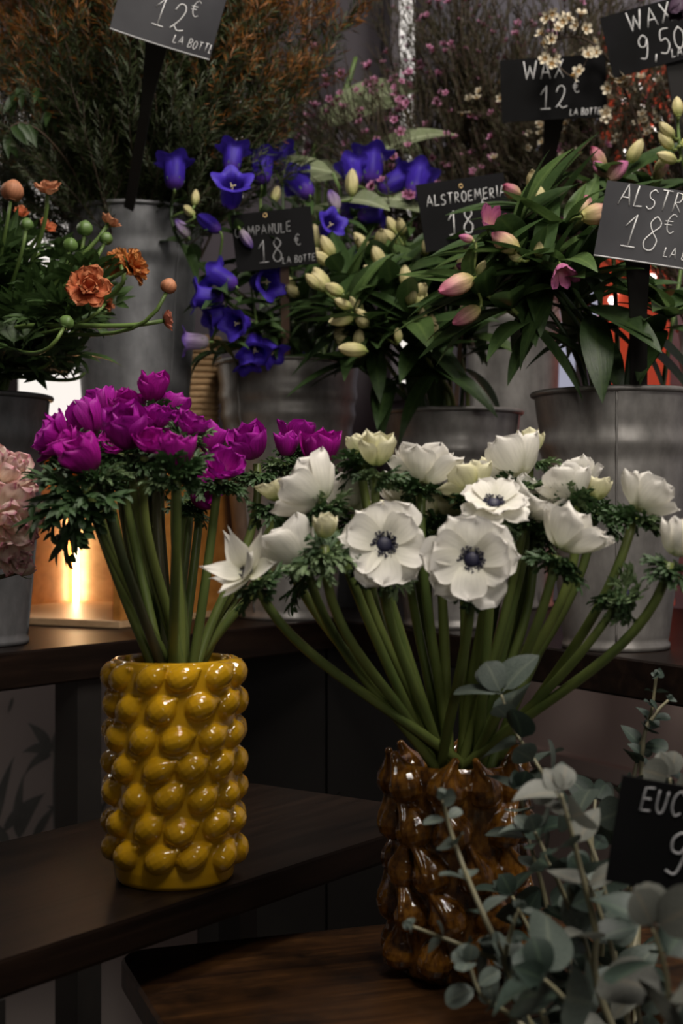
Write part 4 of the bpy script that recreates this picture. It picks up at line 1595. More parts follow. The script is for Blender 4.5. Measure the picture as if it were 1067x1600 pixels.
manual_p = [(0, 768, 342, 1.60, -80, 30, 40, 'flower'), (2, 788, 378, 1.56, 140, 35, 56, 'bud_pink'), (1, 712, 446, 1.54, 200, -22, 62, 'bud_pink'), (5, 936, 334, 1.52, 15, 12, 60, 'bud_pink'), (6, 880, 428, 1.52, -80, -50, 42, 'flower'),
            (4, 842, 390, 1.54, 70, 70, 28, 'bud_cream'), (3, 842, 308, 1.66, 100, 60, 48, 'bud_cream'), (7, 965, 266, 1.72, 20, 40, 46, 'bloom_pink'), (7, 938, 264, 1.76, 140, 50, 36, 'bloom_pink'), (1, 728, 372, 1.60, 160, 20, 24, 'bloom_pink'),
            (1, 728, 494, 1.58, 190, -30, 50, 'bud_pink'), (3, 862, 318, 1.68, 90, 80, 44, 'bud_pink'), (5, 912, 322, 1.64, 60, 50, 50, 'bud_pink'), (1, 752, 418, 1.58, 20, 60, 26, 'bud_cream'), (0, 728, 418, 1.64, 200, 10, 34, 'bloom_pink'), (4, 805, 402, 1.56, 150, 30, 26, 'bud_cream')]
for i, px, py, D, az, el, L, mk in manual_p:
    d = dirv(az, el)
    LL = L / F * D
    p = P(px, py, D) - d * LL * .5
    q = P(*als_pink[i][:3])
    if mk == 'flower':
        R0 = LL * .5
        bl = stem_part(pk[i], bez(q, q + (p - q) * .3, p - d * .01, p, 6), .0018, .002, MT['stem'], 6, 'pedicel')
        for w, (n, LLp, W, t0, t1) in enumerate(((3, 2.0, .62, 70, 5), (3, 1.9, .55, 62, 0))):
            for k in range(n):
                me = cached(('aflower', w), lambda: petal_mesh('petal', MT['bloom_pink'], LLp, W, t0, t1 + 12, .5, .4, .1, 4))
                obj('petal', me, bl, axm(p, d, 2 * PI * (k + .5 * w) / 3 + .4, R0))
    else:
        add_bud(pk[i], q, p, d, LL, mk, rg)

# ------------------------------------------------------------------ eucalyptus in the foreground
ZE = .47
B_EUC = V(.215, .845, ZE)
pl = thing('plinth', 'low dark wooden stool under the eucalyptus bucket', 'stool', (B_EUC.x, B_EUC.y, 0))
mb = MB()
mb.lathe([(.0005, ZE - .03), (.11, ZE - .03), (.113, ZE - .027), (.113, ZE - .003), (.11, ZE), (.0005, ZE)], 48, (B_EUC.x, B_EUC.y, 0))
obj('seat', mb.mesh('seat', MT['walnut']), pl)
for k in range(3):
    mb = MB()
    a = 2 * PI * k / 3
    mb.tube([(B_EUC.x + .085 * math.cos(a), B_EUC.y + .085 * math.sin(a), ZE - .03), (B_EUC.x + .10 * math.cos(a), B_EUC.y + .10 * math.sin(a), 0)], .012, 10)
    obj('leg', mb.mesh('leg', MT['walnut']), pl)
bucket('zinc_bucket', 'zinc bucket holding the eucalyptus branches', B_EUC, .30, .085, .065, MT['zinc'], (.8,), handles=False)


def euc_leaf(v, mk):
    rg = random.Random(v + 40)
    mb = MB()
    mb.blade((0, .12, 0), (0, 1, 0), (0, 0, 1), .95, (.36, .45, .40, .32)[v], rg.uniform(.1, .9), rg.uniform(.1, .4), 10, 'round' if v in (1, 2) else 'ovate', twist=rg.uniform(-.3, .3))
    mb.tube([(0, 0, 0), (0, .14, 0)], [.022, .016], 5)
    return mb.mesh('eucalyptus_leaf', MT[mk])


def eucalyptus(label, pts, s0, s1, mk, seed, start=.2, nodes=9, r=.0022, dark=.2, root=True):
    rg = random.Random(seed)
    kp = [P(*p) for p in pts]
    if root:
        a = rg.random() * 6.28
        b = V(B_EUC.x + .03 * math.cos(a), B_EUC.y + .03 * math.sin(a), B_EUC.z + .2)
        t = V(B_EUC.x + .055 * math.cos(a), B_EUC.y + .055 * math.sin(a), B_EUC.z + .31)
        kp = [b, t] + kp
    path = catmull(kp, 8)
    t = thing('eucalyptus_branch', label, 'foliage', path[0], 'eucalyptus branches in the foreground')
    stem_part(t, path, r * 1.3, r * .5, MT['euc_stem'], 7)
    n = len(path) - 1
    i0 = 16 if root else 2
    phase = rg.random() * 3
    for k in range(nodes):
        f = k / max(1, nodes - 1)
        i = i0 + (n - i0) * f
        j = min(int(i), n - 1)
        p = path[j].lerp(path[j + 1], min(1, i - j))
        ax = (path[j + 1] - path[max(0, j - 1)]).normalized()
        sz = (s0 + (s1 - s0) * f) / F * .9
        b3 = axm(p, ax).to_3x3()
        for s in (0, 1):
            a = phase + (PI / 2) * k + PI * s + rg.gauss(0, .25)
            out = b3 @ V(math.cos(a), math.sin(a), 0)
            d = out + ax * rg.uniform(.15, .8)
            mm = mk if rg.random() > dark else ('euc_dark' if mk != 'euc_dark' else 'euc')
            v = rg.randrange(4)
            me = cached(('euc', v, mm), lambda: euc_leaf(v, mm))
            obj('leaf', me, t, fram(p, d, ax * .9 + V(rg.gauss(0, .9), -.45, rg.gauss(0, .6) + .3), sz * .92 * rg.uniform(.8, 1.15)))
    for s in (0, 1, 2):
        d = (path[-1] - path[-3]).normalized() + V(rg.gauss(0, .4), rg.gauss(0, .4), rg.gauss(0, .4))
        v = rg.randrange(4)
        obj('leaf', cached(('euc', v, mk), lambda: euc_leaf(v, mk)), t, fram(path[-1], d, V(0, -1, .3), s1 * .6 / F * .9))
    return t


eucalyptus('pale eucalyptus sprig with small round leaves before the brown vase', [(828, 1600, .86), (793, 1510, .86), (760, 1440, .86), (728, 1365, .87), (703, 1295, .88), (692, 1250, .88)], 62, 30, 'euc', 1001, nodes=8, dark=.1)
eucalyptus('side sprig of small round leaves crossing low before the brown vase', [(850, 1590, .87), (795, 1512, .87), (745, 1487, .87), (703, 1470, .88), (645, 1448, .88)], 50, 26, 'euc', 1002, nodes=6, dark=.1)
eucalyptus('short eucalyptus sprig with tight little leaves rising between brown vase and sign', [(800, 1540, .86), (790, 1500, .86), (800, 1450, .86), (812, 1420, .86)], 48, 22, 'euc', 1003, nodes=5)
eucalyptus('tall eucalyptus branch with large pale leaves beside the white anemone stems', [(965, 1560, .95), (930, 1340, .96), (863, 1232, .97), (833, 1185, .98), (803, 1140, .99), (783, 1085, .99)], 84, 96, 'euc', 1004, nodes=8, r=.0018)
eucalyptus('dark slender eucalyptus branch rising upright before the taupe wall', [(985, 1500, 1.05), (978, 1300, 1.08), (990, 1215, 1.1), (1006, 1150, 1.1), (1018, 1110, 1.1), (1025, 1058, 1.1)], 84, 24, 'euc_dark', 1005, nodes=12, dark=.15)
eucalyptus('little dark side sprig next to the slender upright branch', [(1000, 1300, 1.08), (1005, 1160, 1.09), (1022, 1118, 1.09), (1044, 1094, 1.09)], 34, 20, 'euc_dark', 1006, nodes=5)
eucalyptus('pale eucalyptus branch with pointed leaves left of the blackboard', [(955, 1600, .84), (930, 1450, .84), (905, 1350, .84), (890, 1290, .84), (876, 1240, .84)], 86, 72, 'euc_pale', 1007, nodes=6, dark=.25)
eucalyptus('dark eucalyptus branch close behind the brown vase edge', [(880, 1600, .98), (855, 1420, .98), (826, 1310, .99), (812, 1235, .99)], 86, 66, 'euc_dark', 1008, nodes=7, dark=.35)
eucalyptus('mid green eucalyptus branch in the middle under the pale pointed leaves', [(930, 1650, .90), (920, 1500, .90), (890, 1420, .9), (850, 1330, .91), (835, 1300, .91)], 84, 64, 'euc', 1009, nodes=7, dark=.6)
eucalyptus('eucalyptus branch with dull round leaves below the blackboard', [(990, 1650, .88), (960, 1500, .88), (935, 1420, .88), (915, 1370, .88)], 90, 66, 'euc_dark', 1010, nodes=6, dark=.4)
eucalyptus('lowest eucalyptus sprig curling to the bottom corner of the brown vase', [(850, 1660, .84), (800, 1590, .84), (752, 1555, .84), (732, 1505, .84)], 66, 44, 'euc', 1011, nodes=5, dark=.2)
eucalyptus('large blurred eucalyptus leaves at the bottom border', [(960, 1700, .78), (900, 1600, .78), (880, 1560, .78), (850, 1530, .78)], 118, 90, 'euc_dark', 1012, nodes=4, dark=.3)
eucalyptus('blurred pale eucalyptus branch at the lower right border under the sign', [(1070, 1700, .74), (1050, 1600, .74), (1040, 1520, .74), (1020, 1450, .74)], 118, 90, 'euc_pale', 1013, nodes=5, dark=.5)
eucalyptus('eucalyptus branch rising behind the blackboard with one pale leaf on top', [(1070, 1600, .95), (1060, 1400, .95), (1050, 1260, .95), (1046, 1215, .95)], 80, 70, 'euc_pale', 1014, nodes=5, dark=.3)
eucalyptus('shaded eucalyptus branch behind the others left of the blackboard', [(960, 1600, 1.0), (940, 1450, 1.0), (925, 1330, 1.0), (930, 1250, 1.02)], 84, 66, 'euc_dark', 1015, nodes=7, dark=.2)
eucalyptus('dim eucalyptus branch low in the middle before the bucket', [(940, 1700, .93), (910, 1590, .93), (890, 1520, .94), (900, 1450, .95)], 84, 66, 'euc_dark', 1017, nodes=6, dark=.3)
eucalyptus('dim eucalyptus branch at the bottom under the blackboard', [(1010, 1720, .9), (1000, 1600, .9), (985, 1520, .9), (1000, 1440, .92)], 90, 70, 'euc_dark', 1018, nodes=6, dark=.3)
eucalyptus('eucalyptus branch in deep shade behind the pale sprig', [(900, 1650, .95), (860, 1540, .95), (830, 1460, .96), (800, 1400, .97)], 84, 66, 'euc_dark', 1016, nodes=6, dark=.25)

# ------------------------------------------------------------------ twiggy branches behind
def branch_meshes(key, seed, L, ntw, nl, nw, step, spread, leafm, tipm, tip_frac, wob=.05, twl=.34, stem_m='twig', r=.0022, t0=.18, el=50, n0=5):
    """stem, foliage, tip foliage of one branch along +Z; returns meshes and the twig ends"""
    rg = random.Random(seed)
    st, fo, ti = MB(), MB(), MB()
    ph = rg.random() * 6
    main = [V(wob * L * math.sin(ph + 3 * v) * v, wob * L * math.cos(ph * 2 + 2.5 * v) * v, L * v) for v in [k / 14 for k in range(15)]]
    st.tube(main, [r * (1 - .7 * k / 14) for k in range(15)], 6)
    ends = []

    def needles(path, f0, tip):
        for a, b in zip(path[:-1], path[1:]):
            n = max(1, int((b - a).length / step))
            for k in range(n):
                p = a.lerp(b, k / n)
                t = (b - a).normalized()
                o = t.orthogonal().normalized()
                o = Matrix.Rotation(rg.random() * 6.28, 3, t) @ o
                d = (t * math.cos(math.radians(el)) + o * math.sin(math.radians(el))).normalized()
                s = d.cross(t).normalized()
                ln = nl * rg.uniform(.6, 1.2)
                m = ti if (tip and rg.random() < tip) else fo
                q = p + d * ln
                h = p + d * ln * .5 - t * ln * .05
                m.add([p, h - s * nw, q, h + s * nw], [(0, 1, 2, 3)], [(.5, 0), (0, .5), (.5, 1), (1, .5)])
    needles(main[n0:], .3, 0)
    for k in range(ntw):
        v = t0 + (1 - t0) * (k + rg.random()) / ntw
        i = min(13, int(v * 14))
        p = main[i].lerp(main[i + 1], v * 14 - i)
        a = rg.random() * 6.28
        ln = L * twl * (1.15 - v * .7) * rg.uniform(.6, 1.2)
        d = V(math.cos(a) * spread, math.sin(a) * spread, 1).normalized()
        pts = [p + d * ln * u + V(rg.gauss(0, .004), rg.gauss(0, .004), ln * .22 * u * u) for u in (0, .25, .5, .75, 1)]
        pts[0] = p
        st.tube(pts, [r * .45, r * .4, r * .35, r * .3, r * .2], 4)
        needles(pts[:3], 0, 0)
        needles(pts[2:], 0, tip_frac * max(0, v * 1.5 - .5))
        ends.append((pts[-1], (pts[-1] - pts[-2]).normalized()))
        for _ in range(2):
            u = rg.randint(1, 3)
            a2 = rg.random() * 6.28
            d2 = (d + V(math.cos(a2), math.sin(a2), .3) * .7).normalized()
            l2 = ln * .45
            q = [pts[u], pts[u] + d2 * l2 * .5, pts[u] + d2 * l2 + V(0, 0, l2 * .15)]
            st.tube(q, [r * .3, r * .25, r * .15], 4)
            needles(q, 0, tip_frac * max(0, v * 1.5 - .5))
            ends.append((q[-1], (q[-1] - q[-2]).normalized()))
    ends.append((main[-1], V(0, 0, 1)))
    out = [st.mesh(key + '_stem', MT[stem_m]), fo.mesh(key + '_foliage', MT[leafm])]
    out.append(ti.mesh(key + '_tips', MT[tipm]) if ti.f else None)
    return out, ends


def put_branch(t, data, M):
    (s, f, ti), ends = data
    obj('stem', s, t, M)
    obj('foliage', f, t, M)
    if ti:
        obj('leaf_tips', ti, t, M)


BUSH = [branch_meshes('bush%d' % k, 1100 + k, .50, 26, .021, .0012, .0024, .66, 'needle', 'needle_orange', .95, t0=.08, n0=2) for k in range(5)]
rg = random.Random(1200)
for i in range(52):
    a = rg.random() * 6.28
    rr = .085 * math.sqrt(rg.random())
    base = B_TALL + V(rr * math.cos(a), rr * math.sin(a), .24)
    tx = rg.uniform(-.62, .38)
    ty = rg.uniform(-.22, .3)
    d = V(tx + .5 * rr * math.cos(a), ty + rr * math.sin(a), 1)
    d.x *= 1 + .3 * rg.random()
    t = thing('foliage_branch', 'dark needle leaved branch with rust orange tips in the tall zinc bucket', 'foliage', base, 'rust tipped branches in the tall zinc bucket')
    put_branch(t, BUSH[i % 5], axm(base, d, rg.random() * 6, rg.uniform(.78, 1.1)))
# spreading lower branches that fan over the bucket rim
for i, (tx, ty, sc) in enumerate(((-1.1, -.2, .75), (-.9, -.5, .7), (-1.3, .1, .7), (-.6, -.6, .7), (.55, -.5, .7), (.8, -.2, .65), (.6, .3, .8), (-.8, .3, .8), (-1.5, -.3, .6), (-1.2, .3, .5), (.1, -.2, .45), (-.5, -.1, .45), (.5, -.1, .45), (-.1, .1, .5), (-.4, .0, .4), (.3, -.2, .4))):
    d = V(tx, ty, 1)
    base = B_TALL + V(tx * .045, ty * .045, .27)
    t = thing('foliage_branch', 'dark needle leaved branch with rust orange tips in the tall zinc bucket', 'foliage', base, 'rust tipped branches in the tall zinc bucket')
    put_branch(t, BUSH[i % 5], axm(base, d, rg.random() * 6, sc))

# a few broad leaved sprays at the far left of that foliage
for i, (px, py, D) in enumerate(((25, 150, 1.95), (60, 190, 1.98), (10, 210, 1.92))):
    rg = random.Random(1250 + i)
    head = P(px, py, D)
    path = [B_TALL + V(-.05, -.02, .3)] + bez(B_TALL + V(-.07, -.03, .36), head + V(.08, .03, -.02), head + V(.02, 0, .05), head, 10)
    t = thing('leafy_spray', 'drooping spray of smooth green leaves at the left of the rust tipped foliage', 'foliage', path[0], 'green leaf sprays beside the rust tipped foliage')
    stem_part(t, path, .002, .0012, MT['twig'])
    for k in range(9):
        p = path[-1 - (k % 4)]
        d = dirv(rg.uniform(-180, 180), rg.uniform(-80, -30))
        obj('leaf', cached(('spray', k % 3), lambda: als_leaf(k % 3)), t, fram(p, d, V(0, -1, .3), .036))


def blossom_mesh(matk, heart):
    mb = MB()
    for k in range(5):
        a = 2 * PI * k / 5
        c = V(math.cos(a), math.sin(a), 0)
        s = V(-c.y, c.x, 0)
        rows, uvs = [], []
        for i in range(6):
            v = i / 5
            w = .36 * math.sqrt(max(.02, 1 - (2 * v - 1) ** 2)) * (.8 + .3 * v)
            p = c * (.28 + .72 * v) + V(0, 0, .14 + .32 * v * v)
            rows.append([p - s * w + V(0, 0, .07), p, p + s * w + V(0, 0, .07)])
            uvs += [(0, v), (.5, v), (1, v)]
        mb.grid(rows, 0, uvs)
    rows = []
    for r, z in ((.05, -.5), (.24, -.3), (.36, .05), (.38, .18), (.30, .16), (.22, .04), (.02, .0)):
        rows.append([V(r * math.cos(2 * PI * k / 12), r * math.sin(2 * PI * k / 12), z) for k in range(12)])
    mb.grid(rows, 1, closed=True)
    return mb.mesh('blossom', [MT[matk], MT[heart]])


WP = [branch_meshes('wax%d' % k, 1300 + k, .62, 26, .016, .0009, .0042, .55, 'wax_needle', 'wax_needle', 0, .06, .38, 'twig', .0032, .12, 32) for k in range(4)]
rg = random.Random(1400)
bl_p = blossom_mesh('wax_pink', 'wax_heart')
bl_w = blossom_mesh('wax_white', 'wax_heart_white')
for i in range(36):
    a = rg.random() * 6.28
    rr = .06 * math.sqrt(rg.random())
    base = B_WAXP + V(rr * math.cos(a), rr * math.sin(a), .40)
    d = V(rg.uniform(-.42, .35), rg.uniform(-.30, .2), 1)
    if i < 7:
        d = V((-.95, -.78, -.66, -.60, -.5, .5, .4)[i], (-.3, -.1, -.35, -.1, -.25, -.2, -.3)[i], 1)
    sc = rg.uniform(.72, 1.05)
    M = axm(base, d, rg.random() * 6, sc)
    t = thing('waxflower_branch', 'thin twiggy waxflower branch with tiny pink blossoms in the tall grey bucket', 'flower', base, 'pink waxflower branches')
    put_branch(t, WP[i % 4], M)
    ends = WP[i % 4][1]
    n = 0
    for e, dd in ends:
        if rg.random() < (.30 if d.x < -.35 else .14) and e.z > .22:
            for c in range(rg.choice((1, 1, 2, 3))):
                off = V(rg.gauss(0, .009), rg.gauss(0, .009), rg.gauss(.004, .006)) if c else V(0, 0, 0)
                ax = M.to_3x3() @ (dd + V(rg.gauss(0, .5), rg.gauss(0, .5), 0))
                ax = ax.normalized() + V(0, -.5, 0)
                obj('blossom', bl_p, t, axm(M @ (e + off), ax, rg.random() * 6, rg.uniform(.0050, .0078) * (1.25 if i < 7 else 1)))
WW = [branch_meshes('waxw%d' % k, 1500 + k, .55, 24, .015, .0009, .0042, .6, 'wax_needle', 'wax_needle', 0, .07, .36, 'twig', .0024, .22, 32) for k in range(3)]
for i in range(13):
    a = rg.random() * 6.28
    rr = .06 * math.sqrt(rg.random())
    base = B_WAXW + V(rr * math.cos(a), rr * math.sin(a), .34)
    d = V(rg.uniform(-.62, .1), rg.uniform(-.12, .25), 1)
    sc = rg.uniform(.7, 1.05)
    M = axm(base, d, rg.random() * 6, sc)
    t = thing('waxflower_branch', 'twiggy waxflower branch with creamy white blossoms at the right end of the shelf', 'flower', base, 'white waxflower branches')
    put_branch(t, WW[i % 3], M)
    for e, dd in WW[i % 3][1]:
        if rg.random() < .2 and e.z > .15:
            for c in range(rg.choice((1, 2, 2, 3))):
                off = V(rg.gauss(0, .010), rg.gauss(0, .010), rg.gauss(.004, .007)) if c else V(0, 0, 0)
                ax = (M.to_3x3() @ dd).normalized() + V(rg.gauss(0, .5), -.6, rg.gauss(0, .5))
                obj('blossom', bl_w, t, axm(M @ (e + off), ax, rg.random() * 6, rg.uniform(.0062, .0085)))
# one arching white sprig across the blackboard in the middle
path = catmull([B_WAXW + V(-.05, -.03, .36), P(1010, 240, 2.06), P(960, 110, 2.04), P(915, 62, 2.03), P(870, 62, 2.02), P(850, 88, 2.01)], 6)
t = thing('waxflower_sprig', 'arching sprig of creamy waxflower hanging over the middle waxflower sign', 'flower', path[0])
stem_part(t, path, .0024, .0012, MT['twig'])
rg = random.Random(1600)
for px, py in ((855, 28), (862, 22), (880, 34), (890, 30), (900, 38), (872, 45), (862, 62), (848, 68), (852, 92), (862, 100), (868, 92), (846, 52), (908, 22), (920, 85), (930, 82), (957, 122), (968, 128), (975, 120), (978, 132), (950, 138), (948, 175), (945, 182), (884, 28), (915, 45), (904, 112), (896, 118)):
    p = P(px, py, 2.0 + rg.uniform(-.02, .02))
    q = min(path, key=lambda q: (q - p).length)
    ax = V(rg.gauss(0, .6), -.7, rg.gauss(.2, .5)).normalized()
    obj('blossom', bl_w, t, axm(p, ax, rg.random() * 6, .0095))
    stem_part(t, bez(q, q.lerp(p, .4) + V(0, 0, .004), p - ax * .01, p - ax * .004, 5), .0011, .0009, MT['twig'], 5, 'twig')

# small yellow green lisianthus like buds at the right border
path = catmull([B_RIGHT + V(.04, .02, .2), B_RIGHT + V(.065, .03, .33), P(1075, 330, 1.76), P(1062, 230, 1.74), P(1058, 175, 1.74)], 6)
t = thing('budding_stem', 'stem of pale yellow green buds at the right border above the grey sign', 'flower', path[0])
stem_part(t, path, .003, .002, MT['stem_light'])
for px, py, az, el in ((1060, 182, 100, 80), (1052, 215, 200, 40), (1064, 228, 10, 30), (1056, 252, 190, 20), (1050, 232, 180, 50)):
    p = P(px, py, 1.73)
    q = min(path[4:], key=lambda q: (q - p).length)
    add_bud(t, q, p, dirv(az, el), .026, 'bud_cream', rg)
path = catmull([B_RIGHT + V(.05, .04, .2), B_RIGHT + V(.07, .05, .33), P(1095, 200, 1.80), P(1082, 40, 1.80), P(1072, -20, 1.79), P(1062, -5, 1.78)], 6)
t = thing('drooping_tulip', 'dark dusky purple flower hanging over the corner of the top right blackboard', 'flower', path[0])
stem_part(t, path, .003, .002, MT['stem_dark'])
bloom(t, 'bud', 'dusk', path[-1], dirv(-120, -75), .017, 1700)

# large pale leaves far back in the middle
POT = floor_pt(512, 2.46, SH)
pt = thing('leafy_plant', 'potted plant with broad pale green leaves far back between the bushes', 'plant', POT)
mb = MB()
mb.lathe([(.0005, 0), (.055, 0), (.075, .13), (.08, .13), (.08, .15), (.072, .15), (.070, .13), (.0005, .125)], 40, POT)
obj('pot', mb.mesh('pot', MT['zinc_dark']), pt)
rg = random.Random(1800)
for i, (px, py, D, az, el, L, wd) in enumerate(((455, 215, 2.37, 160, 30, .19, .5), (500, 200, 2.35, 20, 35, .19, .42), (530, 190, 2.43, 10, 40, .19, .5), (470, 285, 2.29, 30, 25, .20, .36), (545, 235, 2.41, 0, 10, .17, .45), (520, 270, 2.23, 200, 10, .14, .4), (440, 250, 2.43, 170, 50, .15, .35), (575, 250, 2.33, -20, 30, .14, .4), (500, 330, 2.25, -60, 10, .16, .4), (560, 310, 2.29, -20, 0, .17, .5))):
    p = P(px, py, D)
    a = rg.random() * 6.28
    s0 = POT + V(.03 * math.cos(a), .03 * math.sin(a), .12)
    d = dirv(az, el)
    pth = bez(s0, s0 + V(0, 0, .15), p - d * .06 - V(0, 0, .05), p, 10)
    b = stem_part(pt, pth, .004, .003, MT['stem_light'], 7, 'stalk')
    mb = MB()
    mb.blade((0, 0, 0), (0, 1, 0), (0, 0, 1), 1, wd * .5, .8, .2, 12, 'ovate')
    obj('leaf', mb.mesh('broad_leaf', MT['big_leaf']), b, fram(p, d, V(0, -.8, 1), L * 1.1))
pth = [POT + V(.02, 0, .12), POT + V(.0, 0, .3), P(497, 232, 2.45), P(540, 140, 2.47), P(556, 90, 2.48)]
stem_part(pt, catmull(pth, 5), .009, .0035, MT['stem_light'], 10, 'stalk')
# leaning dark frame edge beside it
mb = MB()
mb.tube([P(452, 560, 2.66), P(484, -60, 2.62)], .007, 10)
po = thing('cane', 'thin dark cane with a light edge leaning behind the campanulas', 'cane', P(452, 560, 2.66))
o = obj('rod', mb.mesh('rod', MT['iron']), po)
mb = MB()
mb.tube([P(457, 560, 2.655), P(489, -60, 2.615)], .0022, 8)
obj('wire', mb.mesh('wire', MT['zinc']), po)

# red column with bulbs behind the waxflower, its own glow added
LP0 = V((990 - 533.5) / F * 2.5, 2.5, SH)
rl_ = thing('red_lamp', 'tall red orange lamp column dotted with small lit bulbs behind the white waxflower', 'lamp', LP0)
mb = MB()
hh = .98
mb.lathe([(.0005, 0), (.07, 0), (.07, .01), (.062, .014), (.062, hh), (.066, hh + .004), (.066, hh + .014), (.0005, hh + .014)], 40, LP0)
obj('shade', mb.mesh('lamp_shade', MT['red']), rl_)
bulb = MB()
bulb.lathe([(.0001, -.007), (.004, -.006), (.007, 0), (.004, .006), (.0001, .007)], 14)
bm_ = bulb.mesh('bulb', MT['bulb'])
rg = random.Random(1900)
for k in range(26):
    a = -PI / 2 + rg.uniform(-1.0, .6)
    z = .50 + .47 * (k + .5) / 26
    obj('bulb', bm_, rl_, Matrix.Translation(LP0 + V(.066 * math.cos(a), .066 * math.sin(a), z)))

# ------------------------------------------------------------------ chalk signs
GL = {
    'W': [[(0, 1), (.18, 0), (.42, .75), (.62, 0), (.88, 1)]], 'A': [[(0, 0), (.35, 1), (.68, 0)], [(.1, .36), (.58, .36)]],
    'Y': [[(0, 1), (.25, .5)], [(.5, 1), (.2, 0)]], 'X': [[(0, 1), (.6, 0)], [(.6, 1), (0, 0)]], '1': [[(0, .62), (.3, 1), (.28, 0)], [(.02, 0), (.55, 0)]], 'I': [[(.1, 1), (.1, 0)]],
    '2': ['c', [(0, .72), (.12, .95), (.36, .97), (.46, .75), (.32, .4), (0, .04), (.14, .16), (.34, .02), (.62, .08)]],
    '€': ['c', [(.58, .88), (.38, 1), (.16, .82), (.08, .5), (.18, .15), (.4, 0), (.6, .12)], [(-.08, .6), (.42, .62)], [(-.08, .42), (.38, .44)]],
    'L': [[(.05, 1), (0, 0), (.5, .03)]], 'B': ['c', [(0, 0), (.03, .5), (.05, 1), (.4, .95), (.42, .68), (.08, .53), (.45, .42), (.48, .12), (.2, 0), (0, .02)]],
    'O': ['c', [(.3, 1), (.06, .75), (.04, .3), (.25, 0), (.5, .25), (.54, .7), (.3, 1)]], 'T': [[(0, 1), (.6, 1)], [(.3, 1), (.27, 0)]],
    'E': [[(.5, 1), (.05, .95), (0, 0), (.5, .04)], [(.02, .5), (.42, .52)]], 'S': ['c', [(.5, .88), (.3, 1), (.06, .82), (.12, .58), (.42, .42), (.46, .16), (.22, 0), (0, .12)]],
    'R': [[(0, 0), (.05, 1), (.38, .95), (.44, .72), (.34, .52), (.04, .48), (.5, 0)]], 'M': [[(0, 0), (.1, 1), (.36, .3), (.62, 1), (.74, 0)]],
    'P': [[(0, 0), (.05, 1), (.38, .95), (.44, .72), (.34, .52), (.04, .48)]], 'N': [[(0, 0), (.05, 1), (.48, 0), (.54, 1)]], 'U': ['c', [(0, 1), (.02, .3), (.2, 0), (.42, .15), (.5, 1)]],
    'C': ['c', [(.52, .85), (.32, 1), (.08, .75), (.05, .3), (.25, 0), (.52, .12)]], '8': ['c', [(.42, .86), (.22, 1), (.06, .8), (.2, .56), (.44, .3), (.36, .03), (.1, .03), (.0, .26), (.2, .52), (.42, .72), (.42, .86)]],
    '9': ['c', [(.48, .8), (.28, 1), (.04, .82), (.08, .55), (.34, .52), (.48, .8), (.44, .35), (.3, 0), (.02, .05)]], ',': [[(.1, .1), (.0, -.22)]], '5': ['c', [(.5, 1), (.12, .98), (.06, .56), (.34, .6), (.48, .3), (.3, 0), (0, .06)]],
    '0': ['c', [(.3, 1), (.06, .75), (.04, .3), (.25, 0), (.5, .25), (.54, .7), (.3, 1)]],
}


